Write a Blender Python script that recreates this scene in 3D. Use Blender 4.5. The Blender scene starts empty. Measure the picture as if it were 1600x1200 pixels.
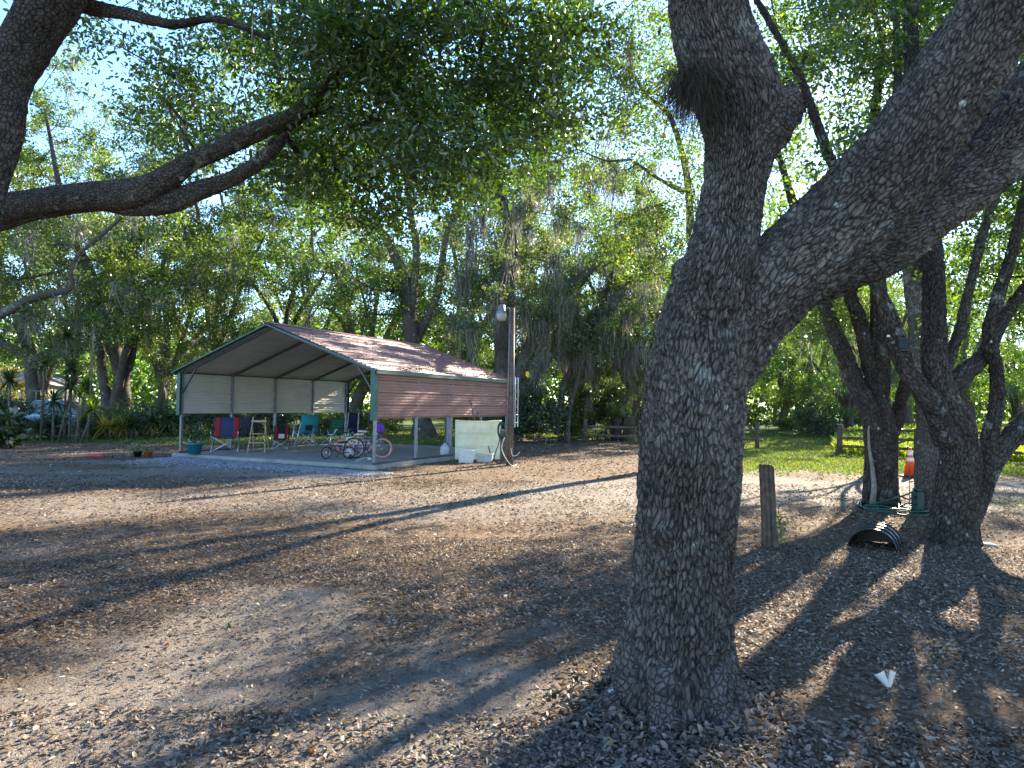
import bpy, math, random
import numpy as np
from mathutils import Vector, Matrix, Quaternion

S = bpy.context.scene
COL = S.collection
R = math.radians

# ------------------------------------------------------------------ camera
CAM_H = 1.6
F_PX = 1109.0                     # focal length in pixels of the 1600 px wide photograph
cam_d = bpy.data.cameras.new("camera")
cam_d.sensor_width = 36.0
cam_d.lens = 36.0 * F_PX / 1600.0
cam_d.clip_start = 0.05
cam_d.clip_end = 3000
cam = bpy.data.objects.new("camera", cam_d)
COL.objects.link(cam)
CAM_M = Matrix.Rotation(R(90 + 1.65), 3, 'X') @ Matrix.Rotation(R(0.8), 3, 'Z')
cam.matrix_world = Matrix.Translation((0, 0, CAM_H)) @ CAM_M.to_4x4()
S.camera = cam

# ------------------------------------------------------------------ light
SUN_AZ, SUN_EL = R(35), R(25)
world = bpy.data.worlds.new("World")
S.world = world
world.use_nodes = True
wn, wl = world.node_tree.nodes, world.node_tree.links
sky = wn.new('ShaderNodeTexSky')
sky.sky_type = 'NISHITA'
sky.sun_disc = False
sky.sun_elevation = SUN_EL
sky.sun_rotation = SUN_AZ
sky.air_density = 1.0
sky.dust_density = 0.15
sky.ozone_density = 5.0
wl.new(sky.outputs[0], wn['Background'].inputs[0])
wn['Background'].inputs[1].default_value = 0.10
sun_d = bpy.data.lights.new("sun", 'SUN')
sun_d.energy = 5.0
sun_d.angle = R(0.5)
sun_d.color = (1.0, 0.87, 0.68)
sun = bpy.data.objects.new("sun", sun_d)
COL.objects.link(sun)
SUN_V = Vector((math.sin(SUN_AZ) * math.cos(SUN_EL), math.cos(SUN_AZ) * math.cos(SUN_EL), math.sin(SUN_EL)))
sun.rotation_euler = SUN_V.to_track_quat('Z', 'Y').to_euler()
sun.location = (20, 25, 30)
S.view_settings.view_transform = 'Standard'
S.view_settings.look = 'None'
S.view_settings.gamma = 1
S.view_settings.use_curve_mapping = False
S.view_settings.exposure = 2.65
S.cycles.max_bounces = 5
S.cycles.diffuse_bounces = 3
S.cycles.glossy_bounces = 2
S.cycles.transmission_bounces = 4
S.cycles.use_denoising = True
S.cycles.sample_clamp_indirect = 6

# ------------------------------------------------------------------ helpers
def ray(px, py):
    d = CAM_M @ Vector(((px - 800) / F_PX, -(py - 600) / F_PX, -1))
    return d

def G(px, py, z=0.0):
    d = ray(px, py)
    t = (z - CAM_H) / d.z
    return Vector((d.x * t, d.y * t, z))

def P(px, py, Y):
    d = ray(px, py)
    t = Y / d.y
    return Vector((d.x * t, Y, CAM_H + d.z * t))

def PW(px, Y):                    # metres per photo pixel at depth Y
    return Y / F_PX

def tag(o, label=None, cat=None, group=None, kind=None):
    if label: o['label'] = label
    if cat: o['category'] = cat
    if group: o['group'] = group
    if kind: o['kind'] = kind
    return o

def empty(name, loc=(0, 0, 0), rz=0.0, label=None, cat=None, group=None):
    o = bpy.data.objects.new(name, None)
    COL.objects.link(o)
    o.location = loc
    o.rotation_euler = (0, 0, rz)
    o.empty_display_size = 0.2
    return tag(o, label, cat, group)

def link(name, me, parent=None):
    o = bpy.data.objects.new(name, me)
    COL.objects.link(o)
    o.parent = parent
    return o

def np_mesh(name, V, F, mat, smooth=False, attrs=None):
    """V (n,3) float, F (m,k) int with one k, or a list of such arrays."""
    Fs = F if isinstance(F, list) else [F]
    Fs = [f for f in Fs if len(f)]
    me = bpy.data.meshes.new(name)
    V = np.asarray(V, dtype=np.float32)
    me.vertices.add(len(V))
    me.vertices.foreach_set('co', V.ravel())
    loops = np.concatenate([f.ravel() for f in Fs]).astype(np.int32)
    cnt = np.concatenate([np.full(len(f), f.shape[1], np.int32) for f in Fs])
    starts = np.concatenate([[0], np.cumsum(cnt)[:-1]]).astype(np.int32)
    me.loops.add(len(loops))
    me.loops.foreach_set('vertex_index', loops)
    me.polygons.add(len(cnt))
    me.polygons.foreach_set('loop_start', starts)
    me.polygons.foreach_set('loop_total', cnt)
    if smooth:
        me.polygons.foreach_set('use_smooth', np.ones(len(cnt), bool))
    for k, a in (attrs or {}).items():
        at = me.attributes.new(k, 'FLOAT', 'POINT')
        at.data.foreach_set('value', np.asarray(a, np.float32).ravel())
    me.update(calc_edges=True)
    for m in (mat if isinstance(mat, (list, tuple)) else [mat]):
        me.materials.append(m)
    return me

class MB:
    """collects simple shapes into one mesh"""
    def __init__(s): s.v, s.f, s.m, s.k = [], [], [], 0
    def add(s, vs, fs, mi=0):
        b = len(s.v)
        s.v += [tuple(x) for x in vs]
        s.f += [tuple(i + b for i in f) for f in fs]
        s.m += [mi] * len(fs)
        return s
    def box(s, c, d, mi=0, rot=None):
        c = Vector(c); h = [x / 2 for x in d]
        vs = []
        for x in (-1, 1):
            for y in (-1, 1):
                for z in (-1, 1):
                    p = Vector((x * h[0], y * h[1], z * h[2]))
                    if rot is not None: p = rot @ p
                    vs.append(c + p)
        return s.add(vs, [(0, 1, 3, 2), (4, 6, 7, 5), (0, 4, 5, 1), (2, 3, 7, 6), (0, 2, 6, 4), (1, 5, 7, 3)], mi)
    def bar(s, a, b, w, h, mi=0, up=(0, 0, 1)):
        a, b = Vector(a), Vector(b)
        z = (b - a).normalized(); up = Vector(up)
        if abs(z.dot(up)) > .97: up = Vector((1, 0, 0))
        x = up.cross(z).normalized(); y = z.cross(x)
        vs = [p + x * sx * w / 2 + y * sy * h / 2 for p in (a, b) for sx, sy in ((-1, -1), (1, -1), (1, 1), (-1, 1))]
        return s.add(vs, [(0, 3, 2, 1), (4, 5, 6, 7), (0, 1, 5, 4), (1, 2, 6, 5), (2, 3, 7, 6), (3, 0, 4, 7)], mi)
    def tube(s, pts, r, n=8, mi=0, closed=False):
        pts = [Vector(p) for p in pts]; k = len(pts)
        rs = r if isinstance(r, (list, tuple)) else [r] * k
        vs = []; fr = None
        for i, p in enumerate(pts):
            if closed: t = pts[(i + 1) % k] - pts[i - 1]
            else: t = pts[min(i + 1, k - 1)] - pts[max(i - 1, 0)]
            t.normalize()
            if fr is None:
                a = Vector((0, 0, 1)) if abs(t.z) < .9 else Vector((1, 0, 0))
                fr = t.cross(a).normalized()
            else:
                fr = (fr - t * fr.dot(t)).normalized()
            g = t.cross(fr)
            for j in range(n):
                q = 2 * math.pi * j / n
                vs.append(p + (fr * math.cos(q) + g * math.sin(q)) * rs[i])
        fs = []
        for i in range(k if closed else k - 1):
            for j in range(n):
                a, b = i * n, ((i + 1) % k) * n
                fs.append((a + j, a + (j + 1) % n, b + (j + 1) % n, b + j))
        if not closed:
            fs += [tuple(range(n))[::-1], tuple((k - 1) * n + j for j in range(n))]
        return s.add(vs, fs, mi)
    def lathe(s, prof, c=(0, 0, 0), n=16, mi=0, rot=None, caps=True):
        vs = []
        c = Vector(c)
        for r, z in prof:
            for j in range(n):
                q = 2 * math.pi * j / n
                p = Vector((r * math.cos(q), r * math.sin(q), z))
                if rot is not None: p = rot @ p
                vs.append(c + p)
        fs = [(i * n + j, i * n + (j + 1) % n, (i + 1) * n + (j + 1) % n, (i + 1) * n + j) for i in range(len(prof) - 1) for j in range(n)]
        if caps:
            fs += [tuple(range(n))[::-1], tuple((len(prof) - 1) * n + j for j in range(n))]
        return s.add(vs, fs, mi)
    def grid(s, fn, nu, nv, mi=0, thick=0.0):
        """sheet fn(u,v)->Vector, u,v in 0..1; given thickness gets a second side"""
        vs = [Vector(fn(i / nu, j / nv)) for i in range(nu + 1) for j in range(nv + 1)]
        w = nv + 1
        fs = [(i * w + j, (i + 1) * w + j, (i + 1) * w + j + 1, i * w + j + 1) for i in range(nu) for j in range(nv)]
        if thick:
            nrm = [Vector((0, 0, 0)) for _ in vs]
            for f in fs:
                q = (vs[f[1]] - vs[f[0]]).cross(vs[f[3]] - vs[f[0]])
                for i in f: nrm[i] += q
            k = len(vs)
            vs2 = [v - (m.normalized() if m.length else Vector((0, 0, 1))) * thick for v, m in zip(vs, nrm)]
            fs2 = [tuple(i + k for i in f[::-1]) for f in fs]
            rim = [i * w for i in range(nu + 1)] + [nu * w + j for j in range(1, w)] + [i * w + nv for i in range(nu - 1, -1, -1)] + [j for j in range(nv - 1, 0, -1)]
            side = [(rim[i], rim[i] + k, rim[(i + 1) % len(rim)] + k, rim[(i + 1) % len(rim)]) for i in range(len(rim))]
            return s.add(vs + vs2, fs + fs2 + side, mi)
        return s.add(vs, fs, mi)
    def mesh(s, name, mats, smooth=False):
        me = bpy.data.meshes.new(name)
        me.from_pydata(s.v, [], s.f)
        for m in (mats if isinstance(mats, (list, tuple)) else [mats]): me.materials.append(m)
        me.polygons.foreach_set('material_index', s.m)
        if smooth: me.polygons.foreach_set('use_smooth', [True] * len(s.f))
        me.update()
        return me
    def build(s, name, mats, parent=None, smooth=False, bevel=0):
        o = link(name, s.mesh(name, mats, smooth), parent)
        if bevel:
            b = o.modifiers.new('bevel', 'BEVEL'); b.width = bevel; b.segments = 2; b.limit_method = 'ANGLE'
        return o

def copy_tree(o, parent=None):
    c = o.copy(); COL.objects.link(c)
    if parent: c.parent = parent
    for ch in list(o.children): copy_tree(ch, c)
    return c

def hsh(i, j, s=0.0):
    x = np.sin(i * 127.1 + j * 311.7 + s * 74.7) * 43758.5453
    return x - np.floor(x)

def vnoise(x, y, s=0.0):
    xi, yi = np.floor(x), np.floor(y)
    u, v = x - xi, y - yi
    u, v = u * u * (3 - 2 * u), v * v * (3 - 2 * v)
    a, b = hsh(xi, yi, s), hsh(xi + 1, yi, s)
    c, d = hsh(xi, yi + 1, s), hsh(xi + 1, yi + 1, s)
    return (a * (1 - u) + b * u) * (1 - v) + (c * (1 - u) + d * u) * v

def fbm(x, y, s=0.0, o=4):
    r, a, t = 0, .5, 0
    for k in range(o):
        r = r + a * vnoise(x * 2 ** k, y * 2 ** k, s + k * 3.1); t += a; a *= .5
    return r / t

def sstep(a, b, x):
    t = np.clip((x - a) / (b - a), 0, 1)
    return t * t * (3 - 2 * t)

# ------------------------------------------------------------------ materials
def mat(name):
    m = bpy.data.materials.new(name); m.use_nodes = True
    nt = m.node_tree; nt.nodes.clear()
    out = nt.nodes.new('ShaderNodeOutputMaterial')
    return m, nt, nt.nodes, nt.links, out

def ramp(nodes, stops):
    r = nodes.new('ShaderNodeValToRGB')
    e = r.color_ramp.elements
    e[0].position, e[0].color = stops[0][0], (*stops[0][1], 1)
    e[1].position, e[1].color = stops[-1][0], (*stops[-1][1], 1)
    for p, c in stops[1:-1]:
        k = e.new(p); k.color = (*c, 1)
    return r

def plain(name, c, rough=.6, metal=0.0, var=.12, scale=8.0, bump=.0, spec=.4):
    m, nt, N, L, out = mat(name)
    b = N.new('ShaderNodeBsdfPrincipled')
    b.inputs['Roughness'].default_value = rough
    b.inputs['Metallic'].default_value = metal
    b.inputs['Specular IOR Level'].default_value = spec
    tc = N.new('ShaderNodeTexCoord'); nz = N.new('ShaderNodeTexNoise')
    nz.inputs['Scale'].default_value = scale; nz.inputs['Detail'].default_value = 6; nz.inputs['Roughness'].default_value = .65
    L.new(tc.outputs['Object'], nz.inputs['Vector'])
    rp = ramp(N, [(.3, tuple(max(0, x * (1 - var * 1.6)) for x in c)), (.7, tuple(min(1, x * (1 + var)) for x in c))])
    L.new(nz.outputs['Fac'], rp.inputs['Fac']); L.new(rp.outputs['Color'], b.inputs['Base Color'])
    if bump:
        bp = N.new('ShaderNodeBump'); bp.inputs['Strength'].default_value = bump; bp.inputs['Distance'].default_value = .01
        n2 = N.new('ShaderNodeTexNoise'); n2.inputs['Scale'].default_value = scale * 8; n2.inputs['Detail'].default_value = 4
        L.new(tc.outputs['Object'], n2.inputs['Vector']); L.new(n2.outputs['Fac'], bp.inputs['Height']); L.new(bp.outputs['Normal'], b.inputs['Normal'])
    L.new(b.outputs[0], out.inputs[0])
    return m

def leafmat(name, stops, trans=.45, tcol=None, gloss=.05, rough=.38, tintname='tint'):
    """thin leaf: diffuse + translucent + a little gloss, colour per leaf from the tint attribute"""
    m, nt, N, L, out = mat(name)
    at = N.new('ShaderNodeAttribute'); at.attribute_name = tintname
    rp = ramp(N, stops); L.new(at.outputs['Fac'], rp.inputs['Fac'])
    d = N.new('ShaderNodeBsdfDiffuse'); t = N.new('ShaderNodeBsdfTranslucent'); g = N.new('ShaderNodeBsdfGlossy')
    g.inputs['Roughness'].default_value = rough
    g.inputs['Color'].default_value = (1, 1, 1, 1)
    mx = N.new('ShaderNodeMixShader'); mx.inputs[0].default_value = trans
    L.new(rp.outputs['Color'], d.inputs['Color'])
    if tcol:
        mc = N.new('ShaderNodeMix'); mc.data_type = 'RGBA'; mc.blend_type = 'MULTIPLY'; mc.inputs[0].default_value = 1
        L.new(rp.outputs['Color'], mc.inputs[6]); mc.inputs[7].default_value = (*tcol, 1)
        L.new(mc.outputs[2], t.inputs['Color'])
    else:
        L.new(rp.outputs['Color'], t.inputs['Color'])
    L.new(d.outputs[0], mx.inputs[1]); L.new(t.outputs[0], mx.inputs[2])
    m2 = N.new('ShaderNodeMixShader'); m2.inputs[0].default_value = gloss
    L.new(mx.outputs[0], m2.inputs[1]); L.new(g.outputs[0], m2.inputs[2])
    L.new(m2.outputs[0], out.inputs[0])
    return m

def barkmat(name, c_lo, c_hi, lichen=.5, attr=True, scale=1.0, lich_col=(.34, .35, .31)):
    m, nt, N, L, out = mat(name)
    b = N.new('ShaderNodeBsdfPrincipled'); b.inputs['Roughness'].default_value = .92
    b.inputs['Specular IOR Level'].default_value = .15
    tc = N.new('ShaderNodeTexCoord')
    nz = N.new('ShaderNodeTexNoise'); nz.inputs['Scale'].default_value = 22 * scale; nz.inputs['Detail'].default_value = 8; nz.inputs['Roughness'].default_value = .7
    L.new(tc.outputs['Object'], nz.inputs['Vector'])
    rp = ramp(N, [(.28, c_lo), (.72, c_hi)])
    src = nz.outputs['Fac']
    if attr:
        at = N.new('ShaderNodeAttribute'); at.attribute_name = 'cell'
        mm = N.new('ShaderNodeMath'); mm.operation = 'MULTIPLY_ADD'; mm.inputs[1].default_value = .20; mm.inputs[2].default_value = -.10
        L.new(at.outputs['Fac'], mm.inputs[0])
        ad = N.new('ShaderNodeMath'); ad.operation = 'ADD'; L.new(mm.outputs[0], ad.inputs[0]); L.new(src, ad.inputs[1]); src = ad.outputs[0]
    L.new(src, rp.inputs['Fac'])
    n3 = N.new('ShaderNodeTexNoise'); n3.inputs['Scale'].default_value = 3.2 * scale; n3.inputs['Detail'].default_value = 9; n3.inputs['Roughness'].default_value = .72
    L.new(tc.outputs['Object'], n3.inputs['Vector'])
    lr = ramp(N, [(.60 - lichen * .04, (0, 0, 0)), (.66, (1, 1, 1))])
    L.new(n3.outputs['Fac'], lr.inputs['Fac'])
    mx = N.new('ShaderNodeMix'); mx.data_type = 'RGBA'
    ml = N.new('ShaderNodeMath'); ml.operation = 'MULTIPLY'; ml.inputs[1].default_value = lichen
    L.new(lr.outputs['Color'], ml.inputs[0]); L.new(ml.outputs[0], mx.inputs[0])
    L.new(rp.outputs['Color'], mx.inputs[6]); mx.inputs[7].default_value = (*lich_col, 1)
    # broad tonal drift along the wood
    n4 = N.new('ShaderNodeTexNoise'); n4.inputs['Scale'].default_value = 1.3; n4.inputs['Detail'].default_value = 3
    L.new(tc.outputs['Object'], n4.inputs['Vector'])
    r4 = ramp(N, [(.35, (.72, .70, .68)), (.65, (1.18, 1.2, 1.2))]); L.new(n4.outputs['Fac'], r4.inputs['Fac'])
    m4 = N.new('ShaderNodeMix'); m4.data_type = 'RGBA'; m4.blend_type = 'MULTIPLY'; m4.inputs[0].default_value = 1
    L.new(mx.outputs[2], m4.inputs[6]); L.new(r4.outputs['Color'], m4.inputs[7])
    # discrete pale lichen spots
    if lichen > .3:
        vo = N.new('ShaderNodeTexVoronoi'); vo.inputs['Scale'].default_value = 7 * scale
        nv = N.new('ShaderNodeVectorMath'); nv.operation = 'MULTIPLY_ADD'
        L.new(nz.outputs['Color'], nv.inputs[0]); nv.inputs[1].default_value = (.06, .06, .06); L.new(tc.outputs['Object'], nv.inputs[2])
        L.new(nv.outputs[0], vo.inputs['Vector'])
        sr = ramp(N, [(.10, (1, 1, 1)), (.17, (0, 0, 0))]); L.new(vo.outputs['Distance'], sr.inputs['Fac'])
        sc = N.new('ShaderNodeSeparateColor'); L.new(vo.outputs['Color'], sc.inputs[0])
        gt = N.new('ShaderNodeMath'); gt.operation = 'GREATER_THAN'; gt.inputs[1].default_value = .78; L.new(sc.outputs[0], gt.inputs[0])
        mu = N.new('ShaderNodeMath'); mu.operation = 'MULTIPLY'; L.new(sr.outputs['Color'], mu.inputs[0]); L.new(gt.outputs[0], mu.inputs[1])
        m5 = N.new('ShaderNodeMix'); m5.data_type = 'RGBA'; L.new(mu.outputs[0], m5.inputs[0])
        L.new(m4.outputs[2], m5.inputs[6]); m5.inputs[7].default_value = (.42, .43, .40, 1)
        m4 = m5
    L.new(m4.outputs[2], b.inputs['Base Color'])
    bp = N.new('ShaderNodeBump'); bp.inputs['Strength'].default_value = .7; bp.inputs['Distance'].default_value = .012
    n5 = N.new('ShaderNodeTexNoise'); n5.inputs['Scale'].default_value = 60 * scale; n5.inputs['Detail'].default_value = 5; n5.inputs['Roughness'].default_value = .7
    L.new(tc.outputs['Object'], n5.inputs['Vector'])
    au = N.new('ShaderNodeAttribute'); au.attribute_name = 'bu'; av = N.new('ShaderNodeAttribute'); av.attribute_name = 'bv'
    cb = N.new('ShaderNodeCombineXYZ'); L.new(au.outputs['Fac'], cb.inputs[0]); L.new(av.outputs['Fac'], cb.inputs[1])
    ds = N.new('ShaderNodeVectorMath'); ds.operation = 'MULTIPLY_ADD'; L.new(nz.outputs['Color'], ds.inputs[0]); ds.inputs[1].default_value = (.7, .7, 0); L.new(cb.outputs[0], ds.inputs[2])
    ve = N.new('ShaderNodeTexVoronoi'); ve.voronoi_dimensions = '2D'; ve.feature = 'DISTANCE_TO_EDGE'; ve.inputs['Scale'].default_value = 1.35
    L.new(ds.outputs[0], ve.inputs['Vector'])
    re_ = ramp(N, [(.0, (0, 0, 0)), (.16, (1, 1, 1))]); L.new(ve.outputs['Distance'], re_.inputs['Fac'])
    L.new(n5.outputs['Fac'], bp.inputs['Height'])
    b2 = N.new('ShaderNodeBump'); b2.inputs['Strength'].default_value = 1; b2.inputs['Distance'].default_value = .018
    L.new(re_.outputs['Color'], b2.inputs['Height']); L.new(bp.outputs['Normal'], b2.inputs['Normal']); L.new(b2.outputs['Normal'], b.inputs['Normal'])
    L.new(b.outputs[0], out.inputs[0])
    return m

M = {}
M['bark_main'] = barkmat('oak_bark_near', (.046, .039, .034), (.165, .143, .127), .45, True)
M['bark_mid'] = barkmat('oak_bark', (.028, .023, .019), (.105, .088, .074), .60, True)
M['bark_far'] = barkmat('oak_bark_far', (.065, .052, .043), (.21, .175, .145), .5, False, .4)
M['bark_pale'] = barkmat('lichened_bark', (.06, .052, .044), (.17, .15, .13), .9, False, .8)
OAK = [(0, (.036, .060, .015)), (.45, (.072, .112, .022)), (.8, (.125, .165, .030)), (1, (.24, .24, .04))]
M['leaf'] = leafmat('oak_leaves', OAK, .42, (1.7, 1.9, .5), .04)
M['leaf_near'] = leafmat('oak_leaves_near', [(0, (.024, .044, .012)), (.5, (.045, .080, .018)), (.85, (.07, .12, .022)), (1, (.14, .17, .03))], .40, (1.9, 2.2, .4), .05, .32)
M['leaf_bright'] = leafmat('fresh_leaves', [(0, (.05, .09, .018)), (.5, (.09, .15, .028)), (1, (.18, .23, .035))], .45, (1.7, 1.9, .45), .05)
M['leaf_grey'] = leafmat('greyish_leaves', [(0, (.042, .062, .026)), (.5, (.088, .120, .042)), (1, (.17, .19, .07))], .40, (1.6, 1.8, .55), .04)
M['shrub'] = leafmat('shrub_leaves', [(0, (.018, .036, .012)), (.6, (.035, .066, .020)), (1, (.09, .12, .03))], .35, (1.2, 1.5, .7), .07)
M['yellow_leaf'] = leafmat('yellow_leaves', [(0, (.20, .20, .03)), (1, (.48, .38, .04))], .45, None, .04)
M['moss'] = leafmat('spanish_moss', [(0, (.13, .13, .10)), (1, (.29, .28, .23))], .4, None, .0)
M['tuft'] = leafmat('air_plant', [(0, (.030, .028, .020)), (1, (.09, .085, .06))], .3, None, .0)
M['litter'] = leafmat('fallen_leaves', [(0, (.055, .042, .032)), (.4, (.145, .112, .084)), (.75, (.26, .207, .158)), (.93, (.36, .295, .23)), (1, (.44, .37, .30))], .18, (1.1, .95, .7), .02, .5)
M['grass'] = leafmat('grass_blades', [(0, (.045, .075, .015)), (.5, (.095, .135, .024)), (1, (.24, .23, .07))], .45, (1.3, 1.35, .6), .03)
M['weeds'] = leafmat('tall_weeds', [(0, (.13, .18, .02)), (.6, (.22, .27, .03)), (1, (.38, .37, .07))], .5, (1.4, 1.4, .5), .02)

# ------------------------------------------------------------------ ground
def zones(x, y):
    """shares of sand, grass for points on the ground (world metres)"""
    n1 = fbm(x * .55, y * .55, 1.0); n2 = fbm(x * 1.9, y * 1.9, 5.0); n3 = fbm(x * .16, y * .16, 9.0)
    # worn drive: from the bottom left past the carport, and across to the gate
    def seg(ax, ay, bx, by, w, soft):
        dx, dy = bx - ax, by - ay
        t = np.clip(((x - ax) * dx + (y - ay) * dy) / (dx * dx + dy * dy), 0, 1)
        d = np.hypot(x - ax - t * dx, y - ay - t * dy) + (n1 - .5) * 2.2 + (n2 - .5) * .8
        return 1 - sstep(w, w + soft, d)
    s = seg(-2.4, 1.5, -1.7, 5.5, .45, .8) * .8
    s = np.maximum(s, seg(-.5, 1.5, -.2, 4.2, .55, .9) * .75)
    s = np.maximum(s, seg(-7.5, 7.4, -5.0, 7.6, .4, .7) * .7)
    s = np.maximum(s, seg(-6.5, 11.0, -1.0, 13.0, .9, 1.4) * .55)
    s = np.maximum(s, seg(-1.0, 11.0, 2.2, 13.6, 1.0, 1.6) * .6)
    s = np.maximum(s, seg(2.2, 13.6, 18.0, 14.4, 1.7, 1.6) * .8)
    s = np.maximum(s, seg(-12, 15.0, -4.0, 15.2, .7, 1.6) * .5)
    s = np.maximum(s, seg(-10.5, 18.3, -4.2, 15.7, .5, .8) * .9)
    g = sstep(16.6, 19.0, y + (n1 - .5) * 3.0) * sstep(4.4, 6.4, x + (n1 - .5) * 2)
    g = np.maximum(g, sstep(26.5, 28.5, y + (n1 - .5) * 1.5 - .15 * x) * (1 - sstep(-3, -1, x)))
    g = np.maximum(g, sstep(33, 36, y))
    # thin green between the sand on the near right
    g = np.maximum(g, sstep(.52, .66, n1) * sstep(9.5, 11, y) * (1 - sstep(12.5, 14, y)) * sstep(6, 8.5, x) * .7)
    s = s * (1 - g * .85)
    return np.clip(s, 0, 1), np.clip(g, 0, 1), n3

def gz(x, y):
    x = np.asarray(x, float); y = np.asarray(y, float)
    near = 1 - sstep(9, 20, np.hypot(x, y))
    return ((fbm(x * .9, y * .9, 21.0, 3) - .5) * .05 + (fbm(x * 6, y * 6, 31.0, 2) - .5) * .014) * (.25 + .75 * near) - .004

def ground():
    a = np.linspace(-1, 1, 260); xs = np.sign(a) * (np.abs(a) ** 3.0) * 1200 + a * 14
    b = np.linspace(0, 1, 330); ys = -6 + 30 * b + (b ** 7) * 1500
    X, Y = np.meshgrid(xs, ys)
    Z = gz(X, Y) * (1 - sstep(35, 60, np.abs(Y)))
    n = len(xs)
    V = np.stack([X.ravel(), Y.ravel(), Z.ravel()], 1)
    i = np.arange(len(ys) - 1)[:, None] * n + np.arange(n - 1)[None]
    F = np.stack([i, i + 1, i + n + 1, i + n], -1).reshape(-1, 4)
    s, g, _ = zones(X.ravel(), Y.ravel())
    m, nt, N, L, out = mat('yard_ground')
    bs = N.new('ShaderNodeBsdfPrincipled'); bs.inputs['Roughness'].default_value = .95; bs.inputs['Specular IOR Level'].default_value = .1
    tc = N.new('ShaderNodeTexCoord')
    def noise(sc, det=8, ro=.65):
        q = N.new('ShaderNodeTexNoise'); q.inputs['Scale'].default_value = sc; q.inputs['Detail'].default_value = det; q.inputs['Roughness'].default_value = ro
        L.new(tc.outputs['Object'], q.inputs['Vector']); return q
    def mix(a_, b_, f_):
        q = N.new('ShaderNodeMix'); q.data_type = 'RGBA'
        L.new(f_, q.inputs[0]); L.new(a_, q.inputs[6]); L.new(b_, q.inputs[7]); return q.outputs[2]
    nf = noise(70); nm = noise(9); nl = noise(1.1, 6)
    lit = ramp(N, [(.30, (.055, .038, .027)), (.5, (.125, .085, .055)), (.72, (.23, .165, .11))]); L.new(nf.outputs['Fac'], lit.inputs['Fac'])
    snd = ramp(N, [(.28, (.14, .118, .098)), (.5, (.23, .20, .168)), (.75, (.34, .305, .265))]); L.new(nf.outputs['Fac'], snd.inputs['Fac'])
    grs = ramp(N, [(.30, (.035, .058, .014)), (.55, (.075, .115, .024)), (.75, (.13, .15, .05))]); L.new(nf.outputs['Fac'], grs.inputs['Fac'])
    vo = N.new('ShaderNodeTexVoronoi'); vo.inputs['Scale'].default_value = 26; vo.feature = 'F1'
    L.new(tc.outputs['Object'], vo.inputs['Vector'])
    vr = ramp(N, [(0, (.045, .032, .022)), (.4, (.13, .085, .05)), (.8, (.25, .18, .12)), (1, (.36, .28, .2))])
    sc = N.new('ShaderNodeSeparateColor'); L.new(vo.outputs['Color'], sc.inputs[0]); L.new(sc.outputs[0], vr.inputs['Fac'])
    hm = N.new('ShaderNodeMath'); hm.operation = 'MULTIPLY'; hm.inputs[1].default_value = .6
    L.new(nm.outputs['Fac'], hm.inputs[0])
    c = mix(lit.outputs['Color'], vr.outputs['Color'], hm.outputs[0])
    at = N.new('ShaderNodeAttribute'); at.attribute_name = 'sand'
    ag = N.new('ShaderNodeAttribute'); ag.attribute_name = 'grass'
    def sharpen(o_, k=.55):
        q = N.new('ShaderNodeMath'); q.operation = 'MULTIPLY_ADD'; L.new(nm.outputs['Fac'], q.inputs[0]); q.inputs[1].default_value = k; q.inputs[2].default_value = -k * .5
        w = N.new('ShaderNodeMath'); w.operation = 'ADD'; w.use_clamp = True; L.new(q.outputs[0], w.inputs[0]); L.new(o_, w.inputs[1])
        z = N.new('ShaderNodeMapRange'); z.inputs[1].default_value = .15; z.inputs[2].default_value = .85; L.new(w.outputs[0], z.inputs[0]); return z.outputs[0]
    c = mix(c, snd.outputs['Color'], sharpen(at.outputs['Fac']))
    c = mix(c, grs.outputs['Color'], sharpen(ag.outputs['Fac'], .8))
    dr = ramp(N, [(.35, (.82, .80, .78)), (.65, (1.15, 1.15, 1.15))]); L.new(nl.outputs['Fac'], dr.inputs['Fac'])
    mm = N.new('ShaderNodeMix'); mm.data_type = 'RGBA'; mm.blend_type = 'MULTIPLY'; mm.inputs[0].default_value = 1
    L.new(c, mm.inputs[6]); L.new(dr.outputs['Color'], mm.inputs[7]); L.new(mm.outputs[2], bs.inputs['Base Color'])
    bp = N.new('ShaderNodeBump'); bp.inputs['Strength'].default_value = 1; bp.inputs['Distance'].default_value = .035
    L.new(nf.outputs['Fac'], bp.inputs['Height']); L.new(bp.outputs['Normal'], bs.inputs['Normal'])
    L.new(bs.outputs[0], out.inputs[0])
    o = link('ground', np_mesh('ground', V, F, m, True, {'sand': s, 'grass': g}))
    tag(o, kind='structure')
ground()

# ------------------------------------------------------------------ leaves, branches
def unit(a):
    return a / np.maximum(np.linalg.norm(a, axis=-1, keepdims=True), 1e-9)

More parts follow.
